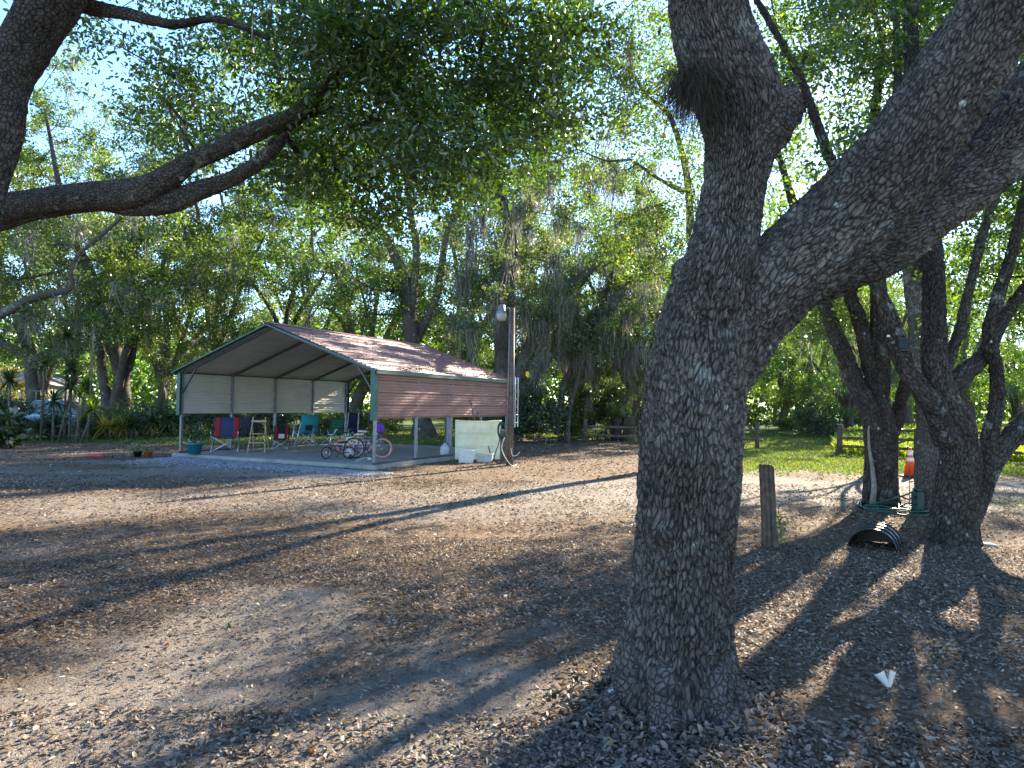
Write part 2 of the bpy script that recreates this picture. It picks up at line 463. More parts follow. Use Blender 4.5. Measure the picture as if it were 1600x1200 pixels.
def leaf_geo(C, size, rng, flat=.4, ratio=.42, six=False, droop=.0, tint=None):
    n = len(C)
    sz = size * (0.65 + .7 * rng.random(n))[:, None]
    nrm = unit(rng.normal(size=(n, 3)) + np.array([0, 0, flat * 2]))
    a = rng.normal(size=(n, 3)); a[:, 2] -= droop
    a = unit(a - nrm * (a * nrm).sum(1, keepdims=True))
    b = np.cross(nrm, a)
    w = ratio * sz
    if six:
        fold = nrm * sz * .10
        pts = [C, C + a * sz * .3 + b * w * .45 + fold, C + a * sz * .72 + b * w * .42 + fold, C + a * sz - nrm * sz * .08,
               C + a * sz * .72 - b * w * .42 + fold, C + a * sz * .3 - b * w * .45 + fold]
        V = np.stack(pts, 1).reshape(-1, 3); k = 6
        i = np.arange(n)[:, None] * 6
        F = np.concatenate([i + np.array([[0, 3, 2, 1]]), i + np.array([[0, 5, 4, 3]])], 0)
    else:
        fold = nrm * sz * .08
        V = np.stack([C, C + a * sz * .55 + b * w * .5 + fold, C + a * sz, C + a * sz * .55 - b * w * .5 + fold], 1).reshape(-1, 3); k = 4
        F = np.arange(n)[:, None] * 4 + np.array([[0, 1, 2, 3]])
    t = rng.beta(2, 2.2, n) if tint is None else tint
    return V, F, np.repeat(t, k)

def clump_points(cen, rng, nleaf, R1=.55, R2=.20, sub=7):
    """cen (N,3): clump centres. leaves gather round sub-centres so that light shows between"""
    N_ = len(cen)
    o = unit(rng.normal(size=(N_, sub, 3))) * (rng.random((N_, sub, 1)) ** .45) * R1
    o[..., 2] *= .65
    subc = (cen[:, None] + o).reshape(-1, 3)
    idx = rng.integers(0, len(subc), nleaf)
    q = rng.normal(size=(nleaf, 3)) * R2; q[:, 2] *= .6
    tone = rng.normal(size=len(subc)) * .12
    return subc[idx] + q, tone[idx]

def catmull(P_, r_, step):
    P_ = np.asarray(P_, float); r_ = np.asarray(r_, float)
    Q = np.vstack([2 * P_[0] - P_[1], P_, 2 * P_[-1] - P_[-2]])
    outp, outr = [], []
    for i in range(len(P_) - 1):
        p0, p1, p2, p3 = Q[i:i + 4]
        k = max(1, int(np.linalg.norm(p2 - p1) / step))
        t = (np.arange(k) / k)[:, None]
        outp.append(.5 * (2 * p1 + (p2 - p0) * t + (2 * p0 - 5 * p1 + 4 * p2 - p3) * t ** 2 + (3 * p1 - p0 - 3 * p2 + p3) * t ** 3))
        ts = t[:, 0]; ts = ts * ts * (3 - 2 * ts)
        outr.append(r_[i] * (1 - ts) + r_[i + 1] * ts)
    outp.append(P_[-1:]); outr.append(r_[-1:])
    return np.vstack(outp), np.concatenate(outr)

def frames(P_):
    T = np.gradient(P_, axis=0); T = unit(T)
    U = np.zeros_like(P_)
    a = np.array([0, 1.0, 0]) if abs(T[0][1]) < .9 else np.array([1.0, 0, 0])
    u = a - T[0] * a.dot(T[0]); u /= np.linalg.norm(u)
    for i in range(len(P_)):
        u = u - T[i] * u.dot(T[i]); u = u / np.linalg.norm(u); U[i] = u
    return T, U, np.cross(T, U)

def bark_relief(th, v, N_, ch, seed, depth, skew=0.0):
    """ridged plates: th in 0..1 round the limb, v metres along it"""
    gu = th * N_; gv = v / ch
    gu = gu + (vnoise(gu * .35, gv * .6, seed + 3) - .5) * .8 + skew * gv
    gv = gv + (vnoise(gu * .8, gv * .5, seed + 9) - .5) * .9
    iu, iv = np.floor(gu), np.floor(gv)
    f1 = np.full(gu.shape, 9.0); f2 = np.full(gu.shape, 9.0); cid = np.zeros(gu.shape)
    for di in (-1, 0, 1):
        for dj in (-1, 0, 1):
            a, b = iu + di, iv + dj
            am = np.mod(a, N_)
            px_ = a + .5 + (hsh(am, b, seed) - .5) * .75
            py_ = b + .5 + (hsh(am, b, seed + 5) - .5) * .95
            d = np.sqrt((gu - px_) ** 2 + ((gv - py_) * 1.0) ** 2)
            c = hsh(am, b, seed + 11)
            nf2 = np.minimum(f2, np.maximum(d, f1))
            cid = np.where(d < f1, c, cid); f1 = np.minimum(f1, d); f2 = nf2
    e = f2 - f1
    h = sstep(.0, .17, e) * (.60 + .40 * cid)
    fur = sstep(.0, .085, np.abs(vnoise(gu * .95, gv * .30, seed + 23) - .5)) * sstep(.0, .05, np.abs(vnoise(gu * .45 + 7, gv * .9, seed + 29) - .5) + .02)
    h = h * (.42 + .58 * fur)
    h = h * (.78 + .5 * (vnoise(gu * .25, gv * .25, seed + 31) - .2))
    h = h + (vnoise(gu * 2.3, gv * 3.1, seed + 17) - .5) * .34 + (vnoise(gu * 4.7, gv * 5.3, seed + 19) - .5) * .16
    return h * depth, cid, gu, gv

def bark_tube(pts, rad, n, ds, Ncell, ch, depth, seed, lump=.05, flare=None, close_top=False, skew=0.0, pits=()):
    Pc, rc = catmull(pts, rad, ds)
    T, U, W = frames(Pc)
    s = np.concatenate([[0], np.cumsum(np.linalg.norm(np.diff(Pc, axis=0), axis=1))])
    th = np.arange(n) / n
    TH, SS = np.meshgrid(th, s)
    ang = TH * 2 * np.pi
    cx, sx = np.cos(ang), np.sin(ang)
    r = rc[:, None] * (1 + lump * 2 * (vnoise(cx * 1.6 + 9, SS * 1.6 + sx * 1.4, seed + 40) - .5)
                       + lump * (vnoise(cx * 3.5 + 5, SS * 4 + sx * 3, seed + 41) - .5))
    if flare:
        hgt, amt, k = flare
        fz = np.clip(1 - SS / hgt, 0, 1) ** 2.2
        r = r * (1 + fz * amt * (.55 + .45 * np.cos(ang * k + seed) + .4 * (vnoise(cx * 2 + 4, sx * 2 + 4, seed) - .5)))
    h, cid, gu, gv = bark_relief(TH, SS, Ncell, ch, seed, depth, skew)
    r = r + h - depth * .5
    dirs = U[:, None] * cx[..., None] + W[:, None] * sx[..., None]
    V = Pc[:, None] + dirs * r[..., None]
    for c, pr, pd in pits:                      # healed knots: a hollow with a raised rim
        q = (V - np.asarray(c)) * np.array([1, 1, .7]); q = np.linalg.norm(q, axis=-1) / pr
        V = V + dirs * ((-np.exp(-(q * 1.3) ** 2) + .55 * np.exp(-((q - 1.35) / .45) ** 2)) * pd)[..., None]
    m = len(Pc)
    i = np.arange(m - 1)[:, None] * n; j = np.arange(n)[None]; j2 = (j + 1) % n
    F = np.stack([i + j, i + j2, i + n + j2, i + n + j], -1).reshape(-1, 4)
    return V.reshape(-1, 3), F, np.stack([cid.ravel(), gu.ravel(), gv.ravel()], 1)

def plain_tube(Pc, rc, n, rng=None):
    T, U, W = frames(np.asarray(Pc))
    ang = np.arange(n) / n * 2 * np.pi
    V = Pc[:, None] + (U[:, None] * np.cos(ang)[None, :, None] + W[:, None] * np.sin(ang)[None, :, None]) * np.asarray(rc)[:, None, None]
    m = len(Pc)
    i = np.arange(m - 1)[:, None] * n; j = np.arange(n)[None]; j2 = (j + 1) % n
    F = np.stack([i + j, i + j2, i + n + j2, i + n + j], -1).reshape(-1, 4)
    s = np.concatenate([[0], np.cumsum(np.linalg.norm(np.diff(Pc, axis=0), axis=1))])
    gu = np.broadcast_to(np.arange(n) / n * max(4, 6.28 * float(np.max(rc)) / .04), (m, n)); gv = np.broadcast_to((s / .09)[:, None], (m, n))
    return V.reshape(-1, 3), F, np.stack([np.full(m * n, .5), gu.ravel(), gv.ravel()], 1)

def cells(A):
    return {'cell': A[:, 0], 'bu': A[:, 1], 'bv': A[:, 2]}

def join(parts):
    Vs, Fs, As, b = [], [], [], 0
    for p in parts:
        Vs.append(p[0]); Fs.append(p[1] + b); b += len(p[0])
        As.append(p[2])
    return np.vstack(Vs), np.vstack(Fs), np.concatenate(As)

def grow(limbs, attract, rng, tipr=.012, seglen=.7, pw=.5, sag=.12, maxr=None):
    """limbs: list of (pts, radii). attract: (N,3). Returns chains of twigs that reach every attractor."""
    pos, par, rfix = [], [], []
    for pts, rad in limbs:
        Pc, rc = catmull(pts, rad, .35)
        start = len(pos)
        for i in range(len(Pc)):
            pos.append(Pc[i]); rfix.append(rc[i]); par.append(len(pos) - 2 if i else -1)
    nfix = len(pos)
    base = np.array(pos).copy()
    thick = np.array(rfix)
    ok = np.ones(nfix, bool)
    cen = base[np.argmin(base[:, 2])]
    hub = base.mean(0)
    dmin = np.array([np.min(np.linalg.norm(base - a, axis=1)) for a in attract])
    pos = [np.array(p) for p in pos]
    depth = [0] * nfix
    arr = np.zeros((nfix + len(attract) * 40, 3)); arr[:nfix] = base; cnt = nfix
    pen = np.zeros(len(arr)); pen[:nfix] = 0
    lowcut = base[:, 2].min() + 1.2
    pen[:nfix][base[:, 2] < lowcut] = 3.0
    for k in np.argsort(dmin):
        a = attract[k]
        d = np.linalg.norm(arr[:cnt] - a, axis=1) + pen[:cnt]
        i = int(np.argmin(d)); p = arr[i].copy()
        L_ = np.linalg.norm(a - p); m = max(1, int(L_ / seglen))
        side = rng.normal(size=3) * .10 * L_
        for q in range(1, m + 1):
            t = q / m
            pt = p + (a - p) * t + side * math.sin(math.pi * t) + np.array([0, 0, sag * L_ * math.sin(math.pi * t)]) + (rng.normal(size=3) * .05 * seglen if q < m else 0)
            if cnt >= len(arr): break
            arr[cnt] = pt; par.append(i if q == 1 else cnt - 1); pen[cnt] = pen[i] + .03; cnt += 1
    arr = arr[:cnt]; par = np.array(par)
    kids = [[] for _ in range(cnt)]
    for i in range(nfix, cnt): kids[par[i]].append(i)
    c = np.ones(cnt)
    for i in range(cnt - 1, nfix - 1, -1):
        if kids[i]: c[i] = sum(c[j] for j in kids[i])
    chains = []
    stack = [j for i in range(nfix) for j in kids[i]]
    roots = {j: par[j] for j in stack}
    while stack:
        s0 = stack.pop()
        ch = [par[s0], s0]; i = s0
        while kids[i]:
            ks = sorted(kids[i], key=lambda j: -c[j])
            stack += ks[1:]; i = ks[0]; ch.append(i)
        r = tipr * c[ch] ** pw
        r[0] = r[1]
        lim = thick[ch[0]] * .75 if ch[0] < nfix else 9
        r = np.minimum(r, lim); r[-1] *= .5
        chains.append((arr[ch], r))
    return chains

def moss_geo(anch, rng, per=7, length=(.3, 1.1), w=.022, spread=.12):
    """hanging strands: narrow wavy ribbons"""
    n = len(anch) * per
    A = np.repeat(anch, per, 0) + rng.normal(size=(n, 3)) * np.array([spread, spread, .03])
    Ln = length[0] + (length[1] - length[0]) * rng.random(n) ** 2
    K = 5
    az = rng.random(n) * np.pi
    dx = np.stack([np.cos(az), np.sin(az), 0 * az], 1)
    sway = rng.normal(size=(n, 3)) * np.array([.16, .16, 0])
    V = []
    for k in range(K):
        t = k / (K - 1)
        c = A + sway * (t ** 1.5)[..., None] * Ln[:, None] if False else A + sway * (t ** 1.5) * Ln[:, None]
        c = c - np.array([0, 0, 1.0]) * (t * Ln)[:, None] + rng.normal(size=(n, 3)) * np.array([.035, .035, 0])
        ww = w * (.55 + .9 * math.sin(math.pi * min(1, t * .8 + .12))) * (1 - t * .7)
        V += [c - dx * ww, c + dx * ww]
    V = np.stack(V, 1).reshape(-1, 3)
    b = np.arange(n)[:, None] * (2 * K)
    F = np.concatenate([b + np.array([[2 * k, 2 * k + 1, 2 * k + 3, 2 * k + 2]]) for k in range(K - 1)], 0)
    return V, F, np.repeat(rng.random(n), 2 * K)

def make_tree(name, limbs, attract, seed, nleaf, lsize, leafm, barkm, R1=.6, R2=.22, hi=None, loc=(0, 0, 0), label=None,
              six=False, moss=0, tipr=.012, group=None, cat='tree', flat=.4, leafmin=None, mossl=(.3, 1.2), tone=0.0, seglen=.7, flare=(1.2, .5, 5)):
    """limbs in world or local coordinates around loc (local)"""
    rng = np.random.default_rng(seed)
    root = empty(name, loc, 0, label, cat, group)
    parts = []
    for k, (pts, rad) in enumerate(limbs):
        pts = np.asarray(pts, float); rad = np.asarray(rad, float)
        if hi:
            n, ds, nc, ch, dp = hi
            nn = max(24, int(n * rad.max() / max(l[1][0] if not hasattr(l[1], 'max') else l[1].max() for l in limbs)))
            parts.append(bark_tube(pts, rad, nn, ds, max(8, int(nc * nn / n)), ch, dp, seed + k * 7.3, .06, flare if k == 0 else None))
        else:
            Pc, rc = catmull(pts, rad, .3)
            if k == 0 and flare:
                s = np.linalg.norm(Pc - Pc[0], axis=1); rc = rc * (1 + .5 * np.clip(1 - s / .9, 0, 1) ** 2)
            rc = rc * (1 + .10 * (rng.random(len(rc)) - .5))
            parts.append(plain_tube(Pc, rc, 12))
    chains = grow(limbs, attract, rng, tipr, seglen) if len(attract) else []
    tp = []
    for Pc, rc in chains:
        if len(Pc) < 2: continue
        tp.append(plain_tube(Pc, rc, 6 if rc[0] > .07 else (4 if rc[0] > .035 else 3)))
    V, F, A = join(parts + tp)
    link('trunk', np_mesh('trunk', V, F, barkm, True, cells(A)), root)
    if nleaf:
        pts, tn = clump_points(attract, rng, nleaf, R1, R2)
        t = np.clip(rng.beta(2, 2.4, nleaf) + tn + tone, 0, 1)
        V, F, T = leaf_geo(pts, lsize, rng, flat, .5, six, .25, t)
        link('crown', np_mesh('crown', V, F, leafm, False, {'tint': T}), root)
    if moss:
        nodes = [c[0] for c in chains if len(c[0]) > 2]
        if nodes:
            pool = np.vstack(nodes)
            an = pool[rng.integers(0, len(pool), moss)] + rng.normal(size=(moss, 3)) * .12
            V, F, T = moss_geo(an, rng, 13, mossl, .010 if lsize < .1 else .017)
            o = link('hanging_moss', np_mesh('hanging_moss', V, F, M['moss'], False, {'tint': T}), root); o['kind'] = 'stuff'
    return root

def ellipsoid_pts(rng, n, c, r, hollow=.45, zcut=None):
    d = unit(rng.normal(size=(n * 3, 3)))
    u = hollow + (1 - hollow) * rng.random((n * 3, 1)) ** .7
    p = np.asarray(c) + d * u * np.asarray(r)
    # uneven outline
    w = 1 + .35 * (vnoise(d[:, 0] * 2.2 + 7, d[:, 1] * 2.2 + d[:, 2] * 2 + 3, n) - .5)
    p = np.asarray(c) + (p - np.asarray(c)) * w[:, None]
    if zcut is not None: p = p[p[:, 2] > zcut]
    return p[:n]

def px_limb(pl, Y, off=(0, 0, 0)):
    """polyline (px, py, half width px[, dY]) at depth Y -> world points and radii"""
    pts, rad = [], []
    for q in pl:
        y = Y + (q[3] if len(q) > 3 else 0)
        pts.append(P(q[0], q[1], y)); rad.append(q[2] * y / F_PX)
    return np.array([tuple(p) for p in pts]), np.array(rad)

def px_attract(rng, n, x0, x1, y0, y1, Y0, Y1, keep=None):
    out = []
    while len(out) < n:
        a, b, y = rng.uniform(x0, x1), rng.uniform(y0, y1), rng.uniform(Y0, Y1)
        if keep and not keep(a, b): continue
        out.append(tuple(P(a, b, y)))
    return np.array(out)
# ------------------------------------------------------------------ the big oak in front
def main_oak():
    rng = np.random.default_rng(11)
    base = G(1056, 1098)
    root = empty('oak_tree', (0, 0, 0), 0, 'huge rough-barked oak in the foreground with a double limb reaching up to the right', 'tree')
    Y = base.y
    stem = [(1058, 1112, 97), (1057, 1090, 92), (1057, 1040, 88), (1062, 960, 84), (1068, 860, 82), (1074, 760, 81), (1083, 660, 80), (1094, 560, 79),
            (1108, 480, 74), (1128, 410, 62, -.02), (1139, 350, 53), (1148, 290, 50), (1156, 235, 55), (1157, 180, 66), (1140, 130, 68), (1120, 80, 66), (1106, 20, 63), (1098, -40, 60), (1080, -140, 56, .2), (1060, -300, 50, .4), (1030, -480, 40, .6), (1010, -700, 30, .9)]
    up_l = [(1120, 640, 30, .05), (1158, 535, 52, .03), (1208, 448, 70), (1290, 370, 76, -.05), (1370, 290, 76, -.1), (1438, 205, 72, -.15), (1500, 110, 69, -.2), (1560, 20, 66, -.25),
            (1620, -80, 60, -.3), (1700, -220, 52, -.3), (1800, -420, 42, -.2), (1860, -640, 30, 0)]
    lo_l = [(1140, 560, 40, .1), (1201, 455, 60, .14), (1285, 408, 62, .2), (1375, 370, 63, .28), (1440, 318, 62, .36), (1512, 270, 60, .42), (1580, 195, 58, .5), (1670, 90, 54, .6), (1800, -20, 46, .8), (1980, -160, 36, 1.2), (2150, -300, 26, 1.6)]
    # extra limbs overhead, out of the frame
    a1 = [(1060, -300, 30, .4), (900, -420, 26, 1.0), (700, -560, 22, 1.8), (560, -640, 15, 2.6)]
    a2 = [(1700, -220, 30, -.3), (1650, -420, 24, .6), (1560, -600, 18, 1.8), (1500, -700, 12, 3)]
    limbs = [px_limb(l, Y) for l in (stem, up_l, lo_l, a1, a2)]
    limbs = [(p, r * .925) for p, r in limbs]
    parts = []
    pits = [(P(1024, 806, Y - .22), .055, .045), (P(1032, 866, Y - .24), .040, .035), (P(1085, 1030, Y - .28), .06, .03)]
    lo = [np.array(limbs[0][0][:19]), np.array(limbs[0][1][:19])]; hi_ = [np.array(limbs[0][0][18:]), np.array(limbs[0][1][18:])]
    parts.append(bark_tube(*lo, 380, .0138, 54, .084, .030, 3.1, .05, (.55, .36, 5), pits=pits))
    parts.append(bark_tube(*hi_, 100, .05, 54, .056, .016, 3.1, .05))
    parts.append(bark_tube(limbs[1][0][:10], limbs[1][1][:10], 290, .0145, 44, .074, .028, 14.7, .06, None, skew=.15))
    parts.append(bark_tube(limbs[1][0][9:], limbs[1][1][9:], 60, .06, 40, .05, .018, 14.7, .06))
    parts.append(bark_tube(limbs[2][0][:8], limbs[2][1][:8], 240, .0155, 40, .074, .028, 24.2, .06, None, skew=-.1))
    parts.append(bark_tube(limbs[2][0][7:], limbs[2][1][7:], 60, .06, 38, .05, .018, 24.2, .06))
    for k in (3, 4): parts.append(bark_tube(*limbs[k], 60, .05, 18, .08, .01, 33.0 + k, .06, None))
    # swollen collars: the broken stub on the right, the burr on the left
    stub = [(1140, 270, 14), (1168, 232, 42), (1196, 196, 44), (1222, 172, 34), (1238, 162, 30), (1243, 160, 22), (1240, 162, 3)]
    parts.append(bark_tube(*px_limb(stub, Y - .02), 200, .008, 24, .045, .014, 51.0, .08, None))
    burr = [(1112, 505, 20, -.01), (1092, 452, 36, -.02), (1073, 422, 24, -.02), (1064, 408, 15, -.03), (1062, 404, 3, -.03)]
    parts.append(bark_tube(*px_limb(burr, Y - .03), 160, .008, 18, .04, .012, 61.0, .12, None))
    root_ = [(1110, 1075, 50), (1150, 1098, 34, .02), (1180, 1112, 22, .03), (1200, 1124, 9, .02)]
    parts.append(bark_tube(*px_limb(root_, Y + .0), 120, .009, 16, .045, .011, 71.0, .08, None))
    for a_, ln in ((3.5, .62), (4.3, .50), (5.2, .56), (2.4, .55), (.4, .5), (1.4, .5)):
        dx, dy = math.cos(a_), math.sin(a_)
        rp = np.array([(base.x + dx * q, base.y + .02 + dy * q, z) for q, z in ((.10, .42), (.24, .20), (.36, .05), (ln, -.03))])
        parts.append(bark_tube(rp, np.array([.13, .115, .075, .03]), 60, .02, 14, .05, .012, 81.0 + a_, .10, None))
    att = []
    r2 = np.random.default_rng(5)
    while len(att) < 95:      # canopy high above the camera, mostly out of the frame
        p = np.array([r2.uniform(-4.5, 7.0), r2.uniform(.5, 9.5), r2.uniform(4.6, 8.5)])
        d = p - np.array([0, 0, CAM_H])
        if d[1] > .1:
            px = 800 + d[0] / d[1] * F_PX; py = 632 - d[2] / d[1] * F_PX
            if py > -90 and 930 < px < 1400: continue
            if py > 10: continue
        att.append(p)
    att = np.array(att)
    chains = grow([limbs[k] for k in (0, 1, 2, 3, 4)], att, rng, .013, .6)
    for Pc, rc in chains:
        if len(Pc) > 1: parts.append(plain_tube(Pc, rc, 6 if rc[0] > .03 else 4))
    V, F, A = join(parts)
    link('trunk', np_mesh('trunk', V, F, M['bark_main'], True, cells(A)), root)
    n = 11000
    pts, tn = clump_points(att, rng, n, .5, .15, 6)
    V, F, T = leaf_geo(pts, .085, rng, .4, .5, False, .2, np.clip(rng.beta(2, 2.4, n) + tn, 0, 1))
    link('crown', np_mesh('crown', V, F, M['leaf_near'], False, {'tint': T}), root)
    cf = MB()
    rim = [(1236, 128), (1246, 140), (1252, 165), (1250, 190), (1240, 200), (1231, 185), (1229, 160), (1230, 140)]
    cpts = [P(a, b, Y - .075 + (.02 if a > 1240 else -.02)) for a, b in rim]
    cf.tube([tuple(q) for q in cpts], .011, 8, 0, True)
    cen_ = sum(cpts, Vector()) / len(cpts) + Vector((-.01, .02, 0))
    cf.add([tuple(q) for q in cpts] + [tuple(cen_)], [(i, (i + 1) % 8, 8) for i in range(8)])
    cf.build('cut_face', M['bark_main'], root, True)
    # air plant tuft hanging from the stem
    rt = np.random.default_rng(8)
    n = 2600
    c0 = np.array(P(1083, 128, Y - .20)); K = 5
    A0 = c0 + rt.normal(size=(n, 3)) * np.array([.055, .05, .05])
    d0 = unit(rt.normal(size=(n, 3)) * np.array([.7, .6, .35]) + np.array([-.25, -.45, -.25]))
    Ln = .05 + .15 * rt.random(n); V = []
    sd = unit(np.cross(d0, rt.normal(size=(n, 3))))
    for k in range(K):
        t = k / (K - 1)
        c = A0 + d0 * (Ln * t)[:, None] - np.array([0, 0, 1]) * (Ln * t * t * .9)[:, None]
        w = .0016 * (1 - .75 * t)
        V += [c - sd * w, c + sd * w]
    V = np.stack(V, 1).reshape(-1, 3); b = np.arange(n)[:, None] * 2 * K
    F = np.concatenate([b + np.array([[2 * k, 2 * k + 1, 2 * k + 3, 2 * k + 2]]) for k in range(K - 1)], 0)
    o = link('air_plant', np_mesh('air_plant', V, F, M['tuft'], False, {'tint': np.repeat(rt.random(n), 2 * K)}))
    tag(o, 'dark shaggy air plant tuft clinging to the upper stem of the foreground oak', 'air plant')
main_oak()

# ------------------------------------------------------------------ oak whose limb comes in from the left
def left_oak():
    Y = 6.5
    base = Vector((-6.6, 6.2, 0))
    t0 = [tuple(base - Vector((0, 0, .1))), (-6.5, 6.2, .8), (-6.3, 6.25, 1.8), (-6.0, 6.3, 2.6), (-5.7, 6.1, 3.4), (-5.4, 5.8, 4.1)]
    trunk = (np.array(t0), np.array([.55, .44, .40, .37, .33, .28]))
    l1p, l1r = px_limb([(-120, 352, 32), (-60, 345, 30), (0, 331, 27), (60, 318, 23), (130, 308, 22), (200, 303, 24), (250, 285, 20), (300, 252, 15), (345, 232, 15), (400, 205, 15), (460, 180, 13), (500, 146, 11.5), (545, 100, 9.5), (610, 40, 7), (700, -30, 5)], Y)
    l2p, l2r = px_limb([(150, 312, 14), (205, 322, 17), (267, 315, 17), (315, 296, 14.5), (354, 283, 12), (400, 258, 11), (428, 232, 10.5), (446, 208, 10), (475, 180, 8), (520, 170, 4.5)], Y + .08)
    up = px_limb([(-60, 420, 40), (-35, 300, 38), (-8, 215, 37), (8, 130, 35), (44, 62, 37), (78, 5, 40), (120, -50, 38), (200, -140, 34), (300, -260, 26), (420, -380, 18)], 4.9)
    l3 = px_limb([(95, -10, 18), (140, 10, 12), (200, 22, 9), (270, 38, 7), (340, 30, 5), (420, 60, 3.5)], 5.1)
    att_rng = np.random.default_rng(31)
    def keep(a, b):
        if b < 0: return a > 60
        if a < 60: return False
        lim = 70 + (a - 60) * .75 if a < 330 else (285 if a < 560 else 275 - (a - 560) * .05)
        if a > 800: lim = 270 - (a - 800) * 1.3
        gap = 60 < a < 200 and b > 70
        return b < lim and not gap
    att = np.vstack([px_attract(att_rng, 62, 70, 540, -20, 300, 7.0, 9.4, keep), px_attract(att_rng, 100, 480, 930, -20, 300, 5.6, 8.6, keep)])
    att2 = px_attract(att_rng, 60, 0, 1000, -420, -40, 4.6, 9.0)
    att3 = px_attract(att_rng, 26, 480, 760, 255, 420, 7.2, 8.8, lambda a, b: b < 400 - abs(a - 560) * .6)
    att4 = px_attract(att_rng, 40, 540, 900, 20, 270, 6.0, 8.0)
    att5 = px_attract(att_rng, 5, 400, 520, 235, 300, 6.7, 7.2)
    att = np.vstack([att, att2, att3, att4, att5])
    limbs = [trunk, (l1p, l1r), (l2p, l2r), up, l3]
    rng = np.random.default_rng(77)
    root = empty('oak_tree', (0, 0, 0), 0, 'oak reaching in from the left edge with a long forked limb under dark leaves', 'tree')
    parts = [bark_tube(trunk[0], trunk[1], 90, .05, 40, .06, .014, 5.0, .06, (.6, .4, 5)),
             bark_tube(l1p, l1r, 120, .018, 22, .045, .010, 15.0, .10), bark_tube(l2p, l2r, 84, .02, 14, .045, .009, 25.0, .12),
             bark_tube(up[0], up[1], 130, .025, 26, .05, .013, 35.0, .07), bark_tube(l3[0], l3[1], 60, .02, 9, .05, .006, 45.0, .10)]
    for Pc, rc in grow(limbs[1:], att, rng, .0065, .35, .5, .06):
        if len(Pc) > 1: parts.append(plain_tube(Pc, rc, 5 if rc[0] > .02 else 3))
    V, F, A = join(parts)
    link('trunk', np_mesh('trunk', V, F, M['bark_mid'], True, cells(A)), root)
    n = 56000
    pts, tn = clump_points(att, rng, n, .50, .12, 9)
    V, F, T = leaf_geo(pts, .066, rng, .35, .46, True, .35, np.clip(rng.beta(2, 2.6, n) + tn, 0, 1))
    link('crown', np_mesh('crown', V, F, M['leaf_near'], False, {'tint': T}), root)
    V, F, T = moss_geo(att[np.random.default_rng(2).integers(0, len(att), 22)], rng, 5, (.15, .55), .010, .04)
    link('hanging_moss', np_mesh('hanging_moss', V, F, M['moss'], False, {'tint': T}), root)['kind'] = 'stuff'
left_oak()

# ------------------------------------------------------------------ the group of oaks on the right
rr = np.random.default_rng(41)
def keep_r(a, b):
    return not (1000 < a < 1200 and b > 330)
C_ = px_limb([(1490, 852, 36), (1490, 838, 33), (1492, 780, 31), (1499, 720, 28), (1493, 672, 27), (1476, 638, 25), (1466, 600, 19), (1461, 560, 18), (1460, 500, 16), (1457, 420, 14.5), (1446, 300, 13, .1), (1430, 180, 12, .2), (1424, 60, 10, .3), (1424, -80, 8, .4), (1440, -260, 5, .6)], 8.7)
C_left = px_limb([(1482, 690, 20, -.05), (1462, 640, 18, -.1), (1440, 610, 14, -.1), (1418, 580, 13), (1404, 540, 13), (1390, 495, 11), (1374, 455, 10), (1350, 400, 9), (1330, 330, 8, .2), (1290, 230, 7, .3), (1250, 120, 5, .4), (1200, 30, 4, .5), (1172, -20, 3, .5), (1150, -90, 2, .5)], 8.7)
C_right = px_limb([(1499, 850, 16, .06), (1520, 785, 19, .1), (1545, 725, 18, .15), (1575, 688, 17, .2), (1615, 655, 20, .3), (1680, 600, 17, .5), (1760, 500, 13, .8), (1840, 360, 9, 1.2)], 8.7)
C_r2 = px_limb([(1540, 725, 13, .12), (1547, 680, 12, .15), (1557, 630, 10.5, .2), (1556, 575, 9.5, .2), (1546, 520, 9, .2), (1560, 460, 8.5, .3), (1580, 400, 8, .3), (1602, 300, 6.5, .4), (1620, 160, 5, .6), (1610, 40, 4, .8)], 8.7)
C_r3 = px_limb([(1475, 630, 15, .05), (1500, 588, 13, .2), (1540, 552, 12, .4), (1565, 500, 10, .6), (1600, 455, 9, .9), (1680, 350, 7, 1.2)], 8.7)
C_r4 = px_limb([(1470, 600, 8, .0), (1487, 555, 7.5, .1), (1503, 500, 7, .2), (1520, 430, 6.5, .2), (1540, 350, 6, .3), (1560, 300, 5, .3)], 8.7)
attC = px_attract(rr, 110, 1180, 1900, -420, 260, 7.8, 12.0)
attC3 = px_attract(rr, 105, 1170, 1900, -200, 150, 8.5, 11.5)
attC2 = px_attract(rr, 85, 1470, 1700, 250, 520, 9.0, 12.0)
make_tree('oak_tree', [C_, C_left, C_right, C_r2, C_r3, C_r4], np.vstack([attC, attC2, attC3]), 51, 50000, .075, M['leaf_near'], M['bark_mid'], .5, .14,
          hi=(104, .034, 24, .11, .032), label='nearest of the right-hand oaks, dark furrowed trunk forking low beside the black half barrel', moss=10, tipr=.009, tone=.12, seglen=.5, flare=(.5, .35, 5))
A_ = px_limb([(1374, 797, 27), (1375, 785, 24), (1377, 740, 23), (1377, 690, 23.5), (1372, 655, 23), (1372, 620, 15), (1375, 570, 15), (1374, 500, 13), (1372, 430, 11), (1370, 330, 9), (1366, 200, 7), (1380, 60, 5)], 11.8)
A_l = px_limb([(1368, 672, 15, -.1), (1352, 630, 14, -.15), (1337, 600, 13), (1322, 560, 12), (1304, 520, 11), (1286, 470, 10), (1262, 400, 8, .2), (1240, 320, 6, .4), (1210, 220, 4, .6)], 11.8)
A_m = px_limb([(1372, 665, 14, .05), (1366, 610, 12), (1357, 560, 11.5), (1343, 500, 10.5), (1328, 460, 9), (1310, 380, 7, .2), (1312, 260, 5, .3)], 11.8)
